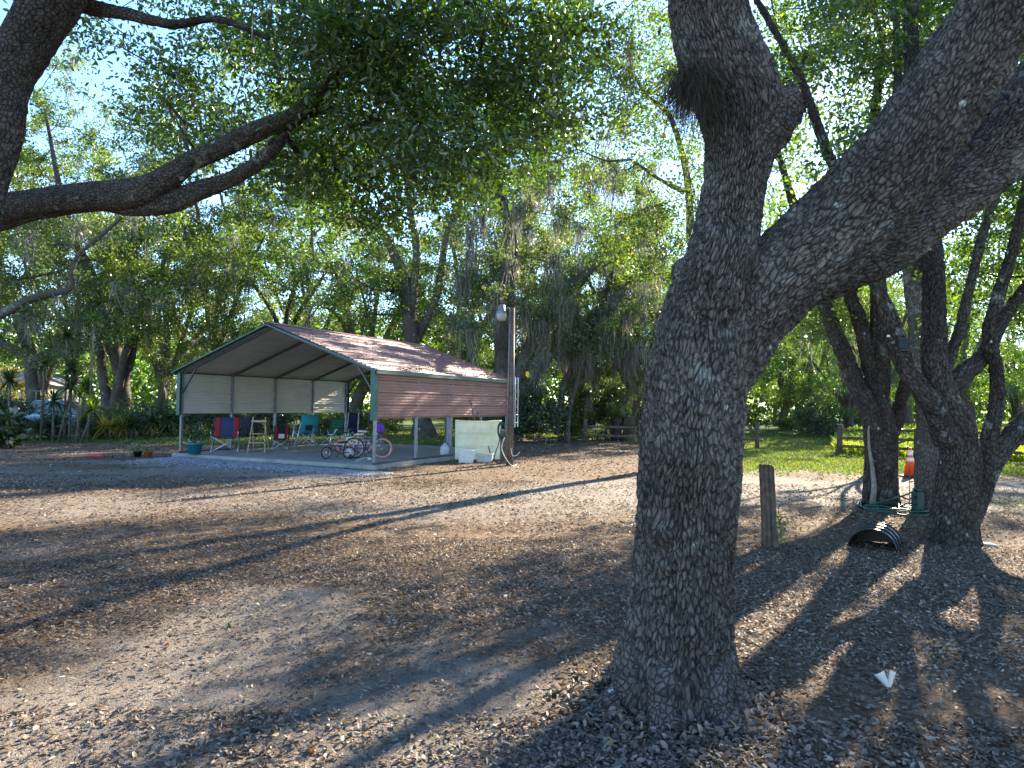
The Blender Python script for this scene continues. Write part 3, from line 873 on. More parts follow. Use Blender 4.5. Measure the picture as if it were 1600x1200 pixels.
A_r = px_limb([(1384, 700, 12, .05), (1400, 660, 10.5, .1), (1410, 620, 10, .15), (1424, 560, 9, .2), (1430, 500, 8, .3), (1436, 400, 7, .4), (1450, 280, 5, .5)], 11.8)
attA = px_attract(rr, 85, 1180, 1560, -150, 330, 10.5, 15.0)
attA3 = px_attract(rr, 60, 1170, 1560, -140, 110, 11, 13.5)
attA2 = px_attract(rr, 64, 1200, 1345, 330, 530, 12.0, 15.5)
make_tree('oak_tree', [A_, A_l, A_m, A_r], np.vstack([attA, attA2, attA3]), 61, 34000, .085, M['leaf_bright'], M['bark_mid'], .5, .16,
          hi=(80, .042, 20, .12, .026), label='multi-stemmed oak with a pale split scar down its trunk behind the hose coil', moss=30, tipr=.010, seglen=.6, flare=(.5, .3, 5))
B_ = px_limb([(1450, 806, 22), (1451, 795, 19), (1449, 740, 18), (1453, 690, 18.5), (1450, 640, 17), (1444, 580, 15), (1432, 500, 12), (1420, 400, 10), (1416, 300, 8), (1405, 150, 6), (1400, 20, 5)], 11.2)
attB = px_attract(rr, 60, 1330, 1620, -260, 260, 10.5, 13.5)
make_tree('oak_tree', [B_], attB, 71, 14000, .085, M['leaf_bright'], M['bark_pale'], .5, .16, hi=(60, .05, 20, .10, .014), label='slim oak with pale lichen-spotted bark between two dark forked trunks', moss=14, tipr=.010, flare=(.4, .25, 4))
# pale dead scar on the split oak
sc = MB()
pl = [(1363, 792, 5), (1366, 760, 4.2), (1363, 730, 3.0), (1358, 700, 2.2), (1357, 675, 1.6), (1360, 650, 1.2), (1361, 628, .8)]
pts, rad = px_limb(pl, 11.8 - .215)
sc.tube([tuple(p) for p in pts], [float(r) for r in rad], 8)
o = sc.build('bark_scar', plain('dead_wood', (.24, .22, .19), .9, 0, .3, 20, .6), None, True)
for t in S.objects:
    if t.get('label', '').startswith('multi-stemmed'): o.parent = t

# ------------------------------------------------------------------ trees behind
def proto(name, seed, h, spread, trunk_r, natt, nleaf, lsize, leafm, cz=.62, moss=0, nl=5, zc=None, R1=.9, R2=.24, lean=.3, barkm=None, mossl=(.4, 1.6)):
    rng = np.random.default_rng(seed)
    fork = h * rng.uniform(.16, .24)
    top = np.array([rng.normal() * lean, rng.normal() * lean, fork])
    limbs = [(np.array([(0, 0, -.15), (rng.normal() * .08, rng.normal() * .08, fork * .5), tuple(top)]), np.array([trunk_r, trunk_r * .82, trunk_r * .75]))]
    for k in range(nl):
        a = 2 * math.pi * (k + rng.random() * .6) / nl
        out = spread * rng.uniform(.35, .7); hh = h * rng.uniform(.55, .82)
        p1 = top + np.array([math.cos(a) * out * .25, math.sin(a) * out * .25, (hh - fork) * .25])
        p2 = top + np.array([math.cos(a) * out * .65, math.sin(a) * out * .65, (hh - fork) * .62]) + rng.normal(size=3) * .5
        p3 = top + np.array([math.cos(a) * out, math.sin(a) * out, hh - fork])
        r0 = trunk_r * rng.uniform(.42, .6)
        limbs.append((np.array([top - np.array([0, 0, .5]), p1, p2, p3]), np.array([r0, r0 * .85, r0 * .55, r0 * .28])))
    att = ellipsoid_pts(rng, natt, (top[0], top[1], h * cz), (spread, spread, h * (1 - cz) * 1.02), .35, zc if zc else h * .16)
    return make_tree(name, limbs, att, seed + 1, nleaf, lsize, leafm, barkm or M['bark_far'], R1, R2, moss=moss, tipr=.022, seglen=1.1, mossl=mossl)

protos = {
    'a': proto('oak_tree', 101, 19, 7.5, .45, 120, 40000, .16, M['leaf'], .60, 40),
    'b': proto('oak_tree', 111, 15, 7.0, .42, 110, 36000, .15, M['leaf_grey'], .55, 60, 6),
    'c': proto('oak_tree', 121, 21, 5.0, .30, 70, 19000, .17, M['leaf'], .66, 40, 4, None, .85, .22, .5),
    'd': proto('oak_tree', 131, 12, 6.5, .40, 100, 36000, .14, M['leaf_bright'], .52, 40, 6),
    'e': proto('oak_tree', 141, 14, 6.0, .5, 90, 28000, .15, M['leaf'], .5, 260, 6, None, .9, .24, .3, None, (.5, 1.8)),
}
def put(key, px, Y, scale, rot, label, zs=1.0, group=None):
    s = protos[key]
    if s.get('used'): s = copy_tree(protos[key])
    else: s['used'] = 1
    x = (px - 800) / F_PX * Y
    s.location = (x, Y, 0); s.rotation_euler = (0, 0, R(rot)); s.scale = (scale, scale, scale * zs)
    tag(s, label, 'tree', group)
    return s
BG = [
    ('a', 190, 37, 1.0, 0, 'tall oak behind the yuccas at the left edge of the carport roof'),
    ('c', 345, 39, 1.0, 70, 'tall thin-crowned oak rising straight behind the carport gable'),
    ('b', 905, 37, .95, 40, 'moss-hung oak right of the light pole, above the shrub thicket'),
    ('c', 440, 44, 1.0, 160, 'slender oak against the blue gap above the carport roof'),
    ('b', 60, 45, 1.0, 200, 'grey-green oak far back at the left edge behind the metal frame'),
    ('d', 560, 43, 1.15, 30, 'leafy oak directly behind the middle of the red roof'),
    ('a', 730, 48, .95, 120, 'large oak behind the light pole and the big mossy trunk'),
    ('d', 1010, 42, 1.1, 250, 'bright oak seen just left of the foreground trunk'),
    ('e', 985, 33, .62, 20, 'low oak curtained in moss over the dark post'),
    ('b', 255, 52, 1.1, 300, 'distant oak between the dracaena stem and the carport'),
    ('a', -60, 40, 1.0, 210, 'dense oak cut off by the left edge behind the dark leafy plants'),
    ('c', 120, 50, 1.05, 20, 'thin oak against the clear blue sky in the upper left'),
    ('d', 1226, 54, .85, 0, 'distant oak beyond the gate, left of its twin'),
    ('d', 1250, 57, .95, 90, 'distant oak beyond the gate, right of its twin by the thin dark post'),
    ('d', 1330, 40, .62, 110, 'sunlit oak over the dark bushes past the gateway'),
    ('d', 1120, 62, 1.0, 190, 'far oak hidden behind the foreground trunk, its crown showing each side'),
    ('d', 1420, 66, 1.35, 60, 'far oak on the other side of the field behind the traffic cone'),
    ('d', 1590, 70, 1.4, 140, 'far oak at the right edge beyond the sunny field'),
    ('b', 820, 62, 1.2, 90, 'hazy oak far behind the shrub thicket'),
    ('a', 500, 64, 1.15, 20, 'far oak whose top shows above the carport behind nearer crowns'),
    ('a', 300, 70, 1.1, 100, 'farthest oak behind the left half of the carport'),
    ('b', 1730, 60, .8, 10, 'far oak past the right edge of the field'),
    ('c', 1665, 31, .75, 310, 'thin oak at the right edge by the rail fence, mostly out of the picture'),
    ('d', 1275, 47, 1.15, 70, 'round-crowned oak filling the gap above the left gate post'),
    ('d', 1510, 52, 1.2, 210, 'round-crowned oak beyond the field behind the nearest forked trunk'),
    ('a', 960, 56, 1.05, 310, 'tall far oak filling the sky left of the foreground trunk'),
    ('c', 1374, 19, .38, 130, 'young thin oak added under the big double limb for its dappled shade'),  # added tree: its small crown is there to shade the left foreground
    # out of the frame on the right: their shade falls across the yard
    ('d', 1960, 15.5, .62, 40, 'oak standing just outside the right edge of the picture'),
    ('c', 2350, 17.0, .6, 40, 'slim oak well outside the right edge of the picture'),
]
for a in BG: put(*a)

# oaks with trunks the photo shows clearly
ra = np.random.default_rng(91)
D1 = px_limb([(662, 686, 17), (660, 660, 15), (652, 600, 13), (645, 545, 12), (640, 500, 12), (634, 450, 10.5), (622, 410, 9), (605, 375, 7.5), (585, 352, 6), (550, 345, 5), (520, 335, 3)], 34)
D2 = px_limb([(640, 500, 8), (648, 440, 7), (650, 380, 6), (640, 320, 5), (636, 250, 3.5), (625, 180, 2.5)], 34)
D3 = px_limb([(646, 540, 8), (680, 470, 6.5), (690, 420, 6), (700, 360, 4.5), (740, 290, 3.5)], 34.3)
attD = px_attract(ra, 130, 450, 800, 120, 540, 31, 38, lambda a, b: not (b > 330 and a < 590 and b < 400))
make_tree('oak_tree', [D1, D2, D3], attD, 95, 34000, .15, M['leaf'], M['bark_far'], .9, .24, label='big oak whose trunk stands under and bends left above the red roof', moss=90, tipr=.024, seglen=1.1)
E1 = px_limb([(792, 696, 24), (790, 660, 21), (788, 600, 18), (790, 545, 17), (790, 490, 16), (792, 440, 14), (800, 390, 11), (790, 330, 8), (775, 250, 6), (770, 160, 4)], 32)
E2 = px_limb([(795, 610, 14), (815, 575, 13), (835, 530, 12), (855, 490, 10), (900, 440, 8), (960, 400, 6), (1020, 370, 4)], 32)
E3 = px_limb([(805, 640, 8), (830, 600, 7), (860, 560, 5), (880, 520, 4)], 31.5)
attE = px_attract(ra, 120, 700, 1040, 150, 540, 29, 36)
make_tree('oak_tree', [E1, E2, E3], attE, 96, 30000, .14, M['leaf_grey'], M['bark_far'], .9, .24, label='massive forked oak behind the light pole draped with Spanish moss', moss=520, tipr=.024, seglen=1.1, mossl=(.5, 2.2))
G1 = px_limb([(52, 665, 12), (52, 620, 10), (48, 585, 9), (46, 558, 8), (20, 545, 6), (-20, 520, 6), (-80, 480, 5)], 34)
G2 = px_limb([(48, 565, 7), (75, 552, 5.5), (100, 556, 5), (130, 545, 3.5)], 34)
G3 = px_limb([(-60, 510, 8), (0, 492, 7), (40, 470, 6), (85, 458, 5), (115, 450, 4), (112, 425, 4), (125, 395, 3.5), (150, 375, 3), (190, 340, 2.5)], 26)
attG = px_attract(ra, 90, -120, 260, 280, 580, 26, 36, lambda a, b: b < 560 - abs(a - 60) * .3)
make_tree('oak_tree', [G1, G2, G3], attG, 97, 22000, .14, M['leaf_grey'], M['bark_pale'], .8, .24, label='pale spreading oak with low crooked limbs at the far left', moss=120, tipr=.02, seglen=1.0)
H1 = px_limb([(168, 655, 9), (166, 620, 8), (160, 585, 7), (158, 560, 6), (150, 500, 5), (120, 430, 4)], 35)
H2 = px_limb([(172, 655, 8), (182, 615, 7.5), (190, 580, 6.5), (200, 540, 5.5), (230, 480, 4.5), (260, 400, 3)], 35)
H3 = px_limb([(176, 640, 6), (196, 590, 5.5), (206, 560, 5), (215, 500, 4)], 35.4)
attH = px_attract(ra, 90, 90, 420, 360, 560, 31, 37, lambda a, b: b < 545)
make_tree('oak_tree', [H1, H2, H3], attH, 98, 26000, .14, M['leaf'], M['bark_far'], .9, .24, label='oak with three splayed leaning trunks behind the yuccas', moss=60, tipr=.02, seglen=1.0)
J1 = px_limb([(885, 690, 4), (890, 640, 4), (905, 590, 4), (925, 560, 3.5), (950, 540, 3), (985, 530, 2)], 31)
J2 = px_limb([(870, 680, 4), (878, 620, 4), (890, 580, 4), (905, 545, 3.5), (900, 500, 2.5)], 31)
attJ = px_attract(ra, 50, 820, 1010, 470, 570, 29, 33)
make_tree('oak_tree', [J1, J2], attJ, 99, 9000, .12, M['leaf_grey'], M['bark_pale'], .7, .3, label='bent slender oak leaning right out of the shrub thicket', moss=300, tipr=.012, seglen=.8, mossl=(.4, 1.5))

K1 = px_limb([(1092, 712, 14), (1090, 640, 12), (1086, 520, 10), (1080, 380, 7), (1072, 270, 5), (1046, 180, 4), (1012, 152, 3.2), (985, 110, 2.6), (950, 95, 2.2), (890, 62, 1.4)], 20)
K2 = px_limb([(1086, 500, 7), (1120, 380, 6), (1180, 280, 5), (1230, 180, 4), (1250, 90, 3)], 20)
K3 = px_limb([(1070, 300, 5), (1030, 280, 2.6), (985, 250, 2.1), (950, 252, 1.6), (900, 232, 1)], 20)
attK = np.vstack([px_attract(ra, 105, 840, 1090, -80, 360, 17.5, 22.5), px_attract(ra, 14, 940, 1070, 330, 430, 18, 22), px_attract(ra, 26, 1180, 1300, -60, 330, 18, 22)])
make_tree('oak_tree', [K1, K2, K3], attK, 100, 34000, .105, M['leaf'], M['bark_far'], .7, .2, label='oak hidden behind the foreground trunk, its thin branches arching left against the sky', moss=30, tipr=.013, seglen=.8)

# far-off wood that closes the horizon
def far_woods():
    rng = np.random.default_rng(201)
    n = 50000
    a = rng.uniform(-1.0, 1.0, n); Y = rng.uniform(74, 96, n); X = a * Y
    top = 5 + 9 * fbm(X * .08, Y * .02, 4.0) 
    top = np.where((X > 38) & (X < 70), top * .8, top)
    Z = rng.random(n) ** .8 * top
    V, F, T = leaf_geo(np.stack([X, Y, Z], 1), .75, rng, .3, .6)
    o = link('far_woods', np_mesh('far_woods', V, F, M['leaf_bright'], False, {'tint': T}))
    tag(o, 'mass of distant trees along the horizon', None, None, 'stuff')
far_woods()
#@@SHRUBS
# ------------------------------------------------------------------ shrubs and garden plants
def shrub(loc, r, h, n, lsize, leafm, seed, label, name='shrub', group=None, nst=9, low=.05, cat='shrub', flat=.3):
    rng = np.random.default_rng(seed)
    root = empty(name, loc, 0, label, cat, group)
    cen = ellipsoid_pts(rng, 26, (0, 0, h * .52), (r, r * .8, h * .5), .3, low)
    pts, tn = clump_points(cen, rng, n, .26 * r + .1, .09 * r + .04)
    pts = pts[pts[:, 2] > .02]
    V, F, T = leaf_geo(pts, lsize, rng, flat, .5, False, .2, np.clip(rng.beta(2, 2.4, len(pts)) + tn[:len(pts)], 0, 1))
    link('foliage', np_mesh('foliage', V, F, leafm, False, {'tint': T}), root)
    tb = MB()
    for k in range(nst):
        e = cen[rng.integers(0, len(cen))]; b = rng.normal(size=2) * .12 * r
        tb.tube([(b[0], b[1], -.05), (b[0] + e[0] * .3, b[1] + e[1] * .3, e[2] * .45), tuple(e)], [.022, .015, .006], 5)
    tb.build('stems', M['bark_far'], root)['kind'] = 'stuff'
    return root

def gpt(px, py): 
    g = G(px, py); return (g.x, g.y, 0)

rs = random.Random(4)
hedge = [(-20, 688, 1.1, 1.7, 'dark leafy shrub at the very left edge under the pale oak'), (22, 687, .9, 1.5, 'broad-leaved dark shrub beside the first yucca'),
         (150, 683, 1.0, 1.0, 'low green shrub in front of the dracaena stem'), (185, 682, 1.1, 1.2, 'rounded shrub below the three leaning trunks'),
         (222, 682, 1.1, 1.5, 'bushy green shrub just left of the carport corner'), (258, 681, 1.0, 1.5, 'shrub half hidden by the front left post'),
         (300, 681, 1.1, 1.5, 'dark shrub seen behind the teal flower pot'), (340, 680, 1.1, 1.55, 'dark shrub behind the red and blue camp chair'),
         (382, 680, 1.1, 1.5, 'dark shrub behind the wooden folding steps'), (424, 680, 1.1, 1.55, 'shrub behind the small red and white chair'),
         (466, 679, 1.1, 1.5, 'shrub showing behind the teal camp chair'), (506, 679, 1.0, 1.35, 'lighter shrub behind the green lattice chair'),
         (545, 679, .9, 1.2, 'shrub behind the navy chair at the open back of the carport')]
for i, (px, py, r, h, lab) in enumerate(hedge):
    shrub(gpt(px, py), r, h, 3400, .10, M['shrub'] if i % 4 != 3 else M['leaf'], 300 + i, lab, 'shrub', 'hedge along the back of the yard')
thick = [(812, 690, 1.0, 2.0, M['shrub'], 'dark shrub directly right of the ladder'), (842, 692, 1.3, 3.0, M['shrub'], 'tallest dark bush of the thicket behind the yard'),
         (880, 688, 1.2, 2.6, M['leaf'], 'bush with gaps at its foot in the middle of the thicket'), (915, 687, 1.1, 2.4, M['shrub'], 'bush left of the dark round post'),
         (948, 686, 1.0, 2.6, M['leaf'], 'sparse bush just behind the dark round post'), (985, 686, 1.0, 1.8, M['shrub'], 'low bush between the dark post and the foreground trunk'),
         (1010, 684, .9, 1.6, M['shrub'], 'bush touching the left outline of the foreground trunk'), (770, 686, 1.0, 1.6, M['leaf'], 'bush seen under the carport wall near the cream panel'),
         (725, 684, 1.0, 1.3, M['leaf'], 'bush behind the big trunk under the carport'), (600, 680, 1.0, 1.3, M['leaf'], 'bush seen between the front right post and the next post'),
         (1275, 683, 1.3, 1.84, M['shrub'], 'dark bush past the gateway, left of the fence post'), (1305, 682, 1.5, 2.08, M['shrub'], 'biggest dark bush behind the end of the rail fence'),
         (1342, 681, 1.3, 1.76, M['shrub'], 'dark bush behind the split oak'), (1177, 676, 1.2, 1.9, M['leaf'], 'pale brushy bush behind the left gate post'),
         (1236, 673, 1.0, .9, M['leaf_bright'], 'sunlit undergrowth at the feet of the distant twin oaks')]
for i, (px, py, r, h, lm, lab) in enumerate(thick):
    shrub(gpt(px, py), r, h, 4600 if i < 7 else 3400, .12, lm, 340 + i, lab, 'shrub', None, 12, .15)
shrub(gpt(20, 672), 1.0, 3.2, 3000, .14, M['yellow_leaf'], 380, 'bright yellow-leaved bush behind the yucca at the far left', 'yellow_shrub')
shrub(gpt(84, 686), .9, 1.05, 2600, .11, M['shrub'], 383, 'low dark shrub at the foot of the full-rosette yucca')
shrub(gpt(8, 700), .5, 1.1, 500, .30, M['shrub'], 381, 'large-leaved dark plant at the bottom left corner of the garden bed', 'leafy_plant', None, 6, .05, 'plant')

def yucca(loc, stems, n, L_, seed, label, leafm=None, w=.035):
    rng = np.random.default_rng(seed)
    root = empty('yucca', loc, 0, label, 'plant')
    tb = MB(); Vs, Fs, Ts, b = [], [], [], 0
    for (sx, sy, hh) in stems:
        tb.tube([(sx * .3, sy * .3, -.05), (sx * .7, sy * .7, hh * .5), (sx, sy, hh)], [.045, .038, .035], 7)
        az = rng.random(n) * 2 * math.pi; el = rng.uniform(-.5, 1.35, n)
        d = np.stack([np.cos(az) * np.cos(el), np.sin(az) * np.cos(el), np.sin(el)], 1)
        s = np.stack([-np.sin(az), np.cos(az), 0 * az], 1)
        Ln = L_ * rng.uniform(.75, 1.1, n); K = 4; pts = []
        for k in range(K):
            t = k / (K - 1)
            c = np.array([sx, sy, hh]) + d * (Ln * t)[:, None] - np.array([0, 0, 1]) * (Ln * t * t * .35)[:, None]
            ww = w * (1 - t) ** .7 + .002
            pts += [c - s * ww, c + s * ww]
        V = np.stack(pts, 1).reshape(-1, 3); q = np.arange(n)[:, None] * 2 * K
        F = np.concatenate([q + np.array([[2 * k, 2 * k + 1, 2 * k + 3, 2 * k + 2]]) for k in range(K - 1)], 0) + b
        b += len(V); Vs.append(V); Fs.append(F); Ts.append(np.repeat(rng.random(n), 2 * K))
    tb.build('stem', M['bark_far'], root, True)
    link('leaf_rosette', np_mesh('leaf_rosette', np.vstack(Vs), np.vstack(Fs), leafm or M['shrub'], False, {'tint': np.concatenate(Ts)}), root)
    return root
yucca(gpt(82, 690), [(0, 0, 1.5), (.5, .2, 2.0)], 90, .85, 401, 'yucca with a full rosette of narrow leaves beside the metal frame')
yucca(gpt(62, 688), [(.1, 0, 2.9)], 80, .7, 402, 'taller yucca rising behind the metal frame')
yucca(gpt(108, 690), [(0, 0, 2.7), (.45, .2, 1.9)], 80, .75, 403, 'twin-headed yucca between the full rosette and the tall bare stem')
yucca(gpt(12, 692), [(0, 0, 2.2), (-.5, 0, 1.4)], 80, .8, 404, 'dark yucca at the left edge in front of the yellow bush')
yucca(gpt(118, 692), [(.1, 0, 1.8), (.5, .1, 1.2)], 60, .6, 405, 'short yucca with yellow-green tips beside the bare stem', M['leaf_bright'])
yucca(gpt(100, 688), [(0, 0, 4.0)], 60, .7, 406, 'very tall thin yucca head above the others')
yucca(gpt(135, 690), [(.15, 0, 4.6)], 55, .5, 407, 'tall bare-stemmed dracaena with a small bright tuft on top', M['leaf_bright'], .025)
yucca(gpt(172, 686), [(0, 0, .5), (.4, .2, .5), (-.4, .2, .5)], 60, .9, 408, 'spiky bromeliad clump in front of the leaning trunks', M['yellow_leaf'], .03)
yucca(gpt(236, 685), [(0, 0, .7), (.6, .2, .8)], 60, .9, 409, 'fan of palm fronds left of the carport corner', None, .05)
yucca(gpt(205, 686), [(0, 0, .6)], 60, .9, 410, 'low palm clump right of the bromeliads', None, .05)

# ------------------------------------------------------------------ grass
def blades(name, X, Y, H, w, m, seed, label, zz=None):
    rng = np.random.default_rng(seed); n = len(X)
    az = rng.random(n) * 2 * np.pi
    s = np.stack([np.cos(az), np.sin(az), 0 * az], 1); f = np.stack([-np.sin(az), np.cos(az), 0 * az], 1)
    Z = gz(X, Y) if zz is None else zz
    B = np.stack([X, Y, Z], 1); H = H[:, None]; up = np.array([0, 0, 1.0])
    le = rng.uniform(.1, .8, n)[:, None]
    ww = (w * (.7 + .6 * rng.random(n)))[:, None]
    V = np.stack([B - s * ww, B + s * ww, B + f * H * le * .35 + up * H * .6 + s * ww * .7, B + f * H * le + up * H * (1 - .25 * le)], 1).reshape(-1, 3)
    F = np.arange(n)[:, None] * 4 + np.array([[0, 1, 2, 3]])
    o = link(name, np_mesh(name, V, F, m, False, {'tint': np.repeat(rng.beta(2, 2, n), 4)}))
    return tag(o, label, None, None, 'stuff')

FA, FB = G(1312, 710), G(1602, 722)          # rail fence line on the right
def beyond(X, Y): 
    dx, dy = FB.x - FA.x, FB.y - FA.y
    return (X - FA.x) * (-dy) + (Y - FA.y) * dx      # > 0 behind the fence
rg = np.random.default_rng(55)
n = 190000
Y = 15 + 29 * rg.random(n) ** 1.25; X = rg.uniform(-.55, .95, n) * Y
s_, g_, _ = zones(X, Y)
k = (rg.random(n) < g_ ** 1.5) & ~((beyond(X, Y) > 0) & (X / Y > FA.x / FA.y))
X, Y = X[k], Y[k]
blades('short_grass', X, Y, .035 + .05 * rg.random(len(X)) * (.5 + fbm(X * .7, Y * .7, 8)), .008 + .00035 * Y, M['grass'], 56, 'short green grass at the edges of the leafy yard')
n = 80000
Y = 21 + 50 * rg.random(n) ** 1.4; X = rg.uniform(.36, 1.0, n) * Y
k = (beyond(X, Y) > .3) & (X / Y > FA.x / FA.y - .004)
X, Y = X[k], Y[k]
blades('field_weeds', X, Y, (.20 + .45 * fbm(X * .5, Y * .5, 3)) * (.6 + .6 * rg.random(len(X))), .012 + .0007 * Y, M['weeds'], 57, 'tall sunlit weeds filling the field behind the rail fence')

# ------------------------------------------------------------------ leaf litter
def litter():
    rng = np.random.default_rng(66)
    def sample(n, y0, y1, pw, xs, size, six, k, thin=1.0):
        Y = y0 + (y1 - y0) * rng.random(n) ** pw; X = rng.uniform(-xs, xs, n) * (Y + .6)
        s_, g_, _ = zones(X, Y)
        dens = (1 - .80 * s_) * (1 - g_ * .93) * (.50 + .50 * sstep(.34, .58, fbm(X * 1.5, Y * 1.5, 71.0)))
        q = rng.random(n) < dens * thin
        X, Y = X[q], Y[q]; m = len(X)
        C = np.stack([X, Y, gz(X, Y) + .004 + .016 * rng.random(m) ** 2], 1)
        sz = size * (.35 + 1.0 * rng.random(m) ** 1.3)
        nrm = unit(rng.normal(size=(m, 3)) * np.array([.42, .42, .1]) + np.array([0, 0, 1.0]))
        az = rng.random(m) * 2 * np.pi
        a = np.stack([np.cos(az), np.sin(az), 0 * az], 1); a = unit(a - nrm * (a * nrm).sum(1, keepdims=True)); b = np.cross(nrm, a)
        sz = sz[:, None]; w = sz * rng.uniform(.32, .55, m)[:, None]
        cu = nrm * sz * rng.uniform(-.02, .22, m)[:, None]; en = nrm * sz * rng.uniform(-.05, .22, m)[:, None]
        C = C - a * sz * .5
        if six:
            V = np.stack([C, C + a * sz * .28 + b * w * .5 + cu, C + a * sz * .68 + b * w * .46 + cu, C + a * sz + en, C + a * sz * .68 - b * w * .46 + cu, C + a * sz * .28 - b * w * .5 + cu], 1).reshape(-1, 3)
            i = np.arange(m)[:, None] * 6
            F = np.concatenate([i + np.array([[0, 3, 2, 1]]), i + np.array([[0, 5, 4, 3]])], 0); kk = 6
        else:
            V = np.stack([C, C + a * sz * .5 + b * w * .5 + cu, C + a * sz + en, C + a * sz * .5 - b * w * .5 + cu], 1).reshape(-1, 3)
            F = np.arange(m)[:, None] * 4 + np.array([[0, 1, 2, 3]]); kk = 4
        V[:, 2] = np.maximum(V[:, 2], np.repeat(gz(X, Y), kk) + .001)
        tint = np.clip(rng.beta(2.0, 2.3, m) + .25 * (fbm(X * .8, Y * .8, 44) - .5), 0, 1)
        return V, F, np.repeat(tint, kk)
    V, F, T = sample(72000, 1.6, 3.7, 1 / 1.6, 1.15, .037, True, 0)
    o = link('leaf_litter', np_mesh('leaf_litter', V, F, M['litter'], False, {'tint': T})); tag(o, 'dry brown oak leaves covering the near ground', None, None, 'stuff')
    V, F, T = sample(190000, 3.7, 8.5, 1 / 1.4, 1.1, .038, False, 3)
    o = link('leaf_litter', np_mesh('leaf_litter', V, F, M['litter'], False, {'tint': T})); tag(o, 'dry brown oak leaves around the wooden post and half barrel', None, None, 'stuff')
    V, F, T = sample(145000, 8.5, 15.0, 1 / 1.5, 1.05, .052, False, 1)
    o = link('leaf_litter', np_mesh('leaf_litter', V, F, M['litter'], False, {'tint': T})); tag(o, 'dry brown oak leaves covering the middle of the yard', None, None, 'stuff')
    V, F, T = sample(42000, 15.0, 31.0, 1 / 1.2, .80, .085, False, 2)
    o = link('leaf_litter', np_mesh('leaf_litter', V, F, M['litter'], False, {'tint': T})); tag(o, 'dry brown oak leaves on the far part of the yard', None, None, 'stuff')
    # leaves drifted against the foreground trunk
    n = 2600; a = rng.random(n) * 2 * np.pi; bc = G(1056, 1098); rr_ = .36 + .10 * rng.random(n) + .25 * rng.random(n) ** 2.5
    C = np.stack([bc.x + np.cos(a) * rr_, bc.y + np.sin(a) * rr_, .01 + .07 * np.clip(1 - (rr_ - .36) / .18, 0, 1) * rng.random(n)], 1)
    V, F, T = leaf_geo(C, .045, rng, .9, .5, True, 0)
    o = link('leaf_litter', np_mesh('leaf_litter', V, F, M['litter'], False, {'tint': T})); tag(o, 'dry leaves drifted against the foot of the foreground oak', None, None, 'stuff')
    # twigs
    n = 2200
    Yt = 1.9 + 10 * rng.random(n) ** 1.3; Xt = rng.uniform(-.85, .85, n) * Yt
    tb = MB()
    for x, y in zip(Xt, Yt):
        a = rng.random() * 6.28; L_ = rng.uniform(.03, .10) if rng.random() < .8 else rng.uniform(.1, .3); z = float(gz(x, y)) + .012
        tb.tube([(x, y, z), (x + math.cos(a) * L_ * .5, y + math.sin(a) * L_ * .5, z + rng.uniform(0, .015)), (x + math.cos(a + .3) * L_, y + math.sin(a + .3) * L_, z)], [.0022, .0018, .001], 3)
    o = tb.build('twigs', M['bark_far'], None); tag(o, 'small fallen twigs scattered through the leaf litter', None, None, 'stuff')
    # pebbles and shell grit on the bare sand
    n = 9000
    Yt = 2.0 + 14 * rng.random(n) ** 1.2; Xt = rng.uniform(-.85, .85, n) * Yt
    s_, g_, _ = zones(Xt, Yt); q = rng.random(n) < (.10 + .9 * s_) * (1 - g_); Xt, Yt = Xt[q], Yt[q]; m = len(Xt)
    r = .003 + .006 * rng.random(m) ** 3; zz = gz(Xt, Yt)
    C = np.stack([Xt, Yt, zz], 1)
    oc = np.array([[1, 0, 0], [0, 1, 0], [-1, 0, 0], [0, -1, 0], [0, 0, 1.0]])
    V = (C[:, None] + oc[None] * (r[:, None] * (.7 + .6 * rng.random((m, 5))))[..., None]).reshape(-1, 3)
    i = np.arange(m)[:, None] * 5
    F = np.concatenate([i + np.array([[a, (a + 1) % 4, 4]]) for a in range(4)], 0)
    o = link('pebbles', np_mesh('pebbles', V, F, plain('pebble', (.42, .38, .34), .8, 0, .3, 30), False)); tag(o, 'pale grit and pebbles on the bare sandy drive', None, None, 'stuff')
litter()
# gravel apron in front of the slab
def gravel():
    rng = np.random.default_rng(67); n = 9000
    t = rng.random(n); u = rng.normal(size=n) * .55
    A, B = np.array(G(262, 716)[:2]), np.array(G(600, 742)[:2]); d = (B - A) / np.linalg.norm(B - A); nn = np.array([-d[1], d[0]])
    Q = A + (B - A) * t[:, None] - nn * (-.35 + np.abs(u) * (1.3 - .7 * t))[:, None]
    r = .013 + .018 * rng.random(n)
    C = np.stack([Q[:, 0], Q[:, 1], gz(Q[:, 0], Q[:, 1]) + .01], 1)
    oc = np.array([[1, 0, 0], [0, 1, 0], [-1, 0, 0], [0, -1, 0], [0, 0, 1.0]])
    V = (C[:, None] + oc[None] * (r[:, None] * (.6 + .8 * rng.random((n, 5))))[..., None]).reshape(-1, 3)
    i = np.arange(n)[:, None] * 5
    F = np.concatenate([i + np.array([[a, (a + 1) % 4, 4]]) for a in range(4)], 0)
    o = link('gravel', np_mesh('gravel', V, F, plain('grey_gravel', (.30, .29, .30), .85, 0, .45, 18), False))
    tag(o, 'grey gravel spread along the front of the concrete slab', None, None, 'stuff')
gravel()

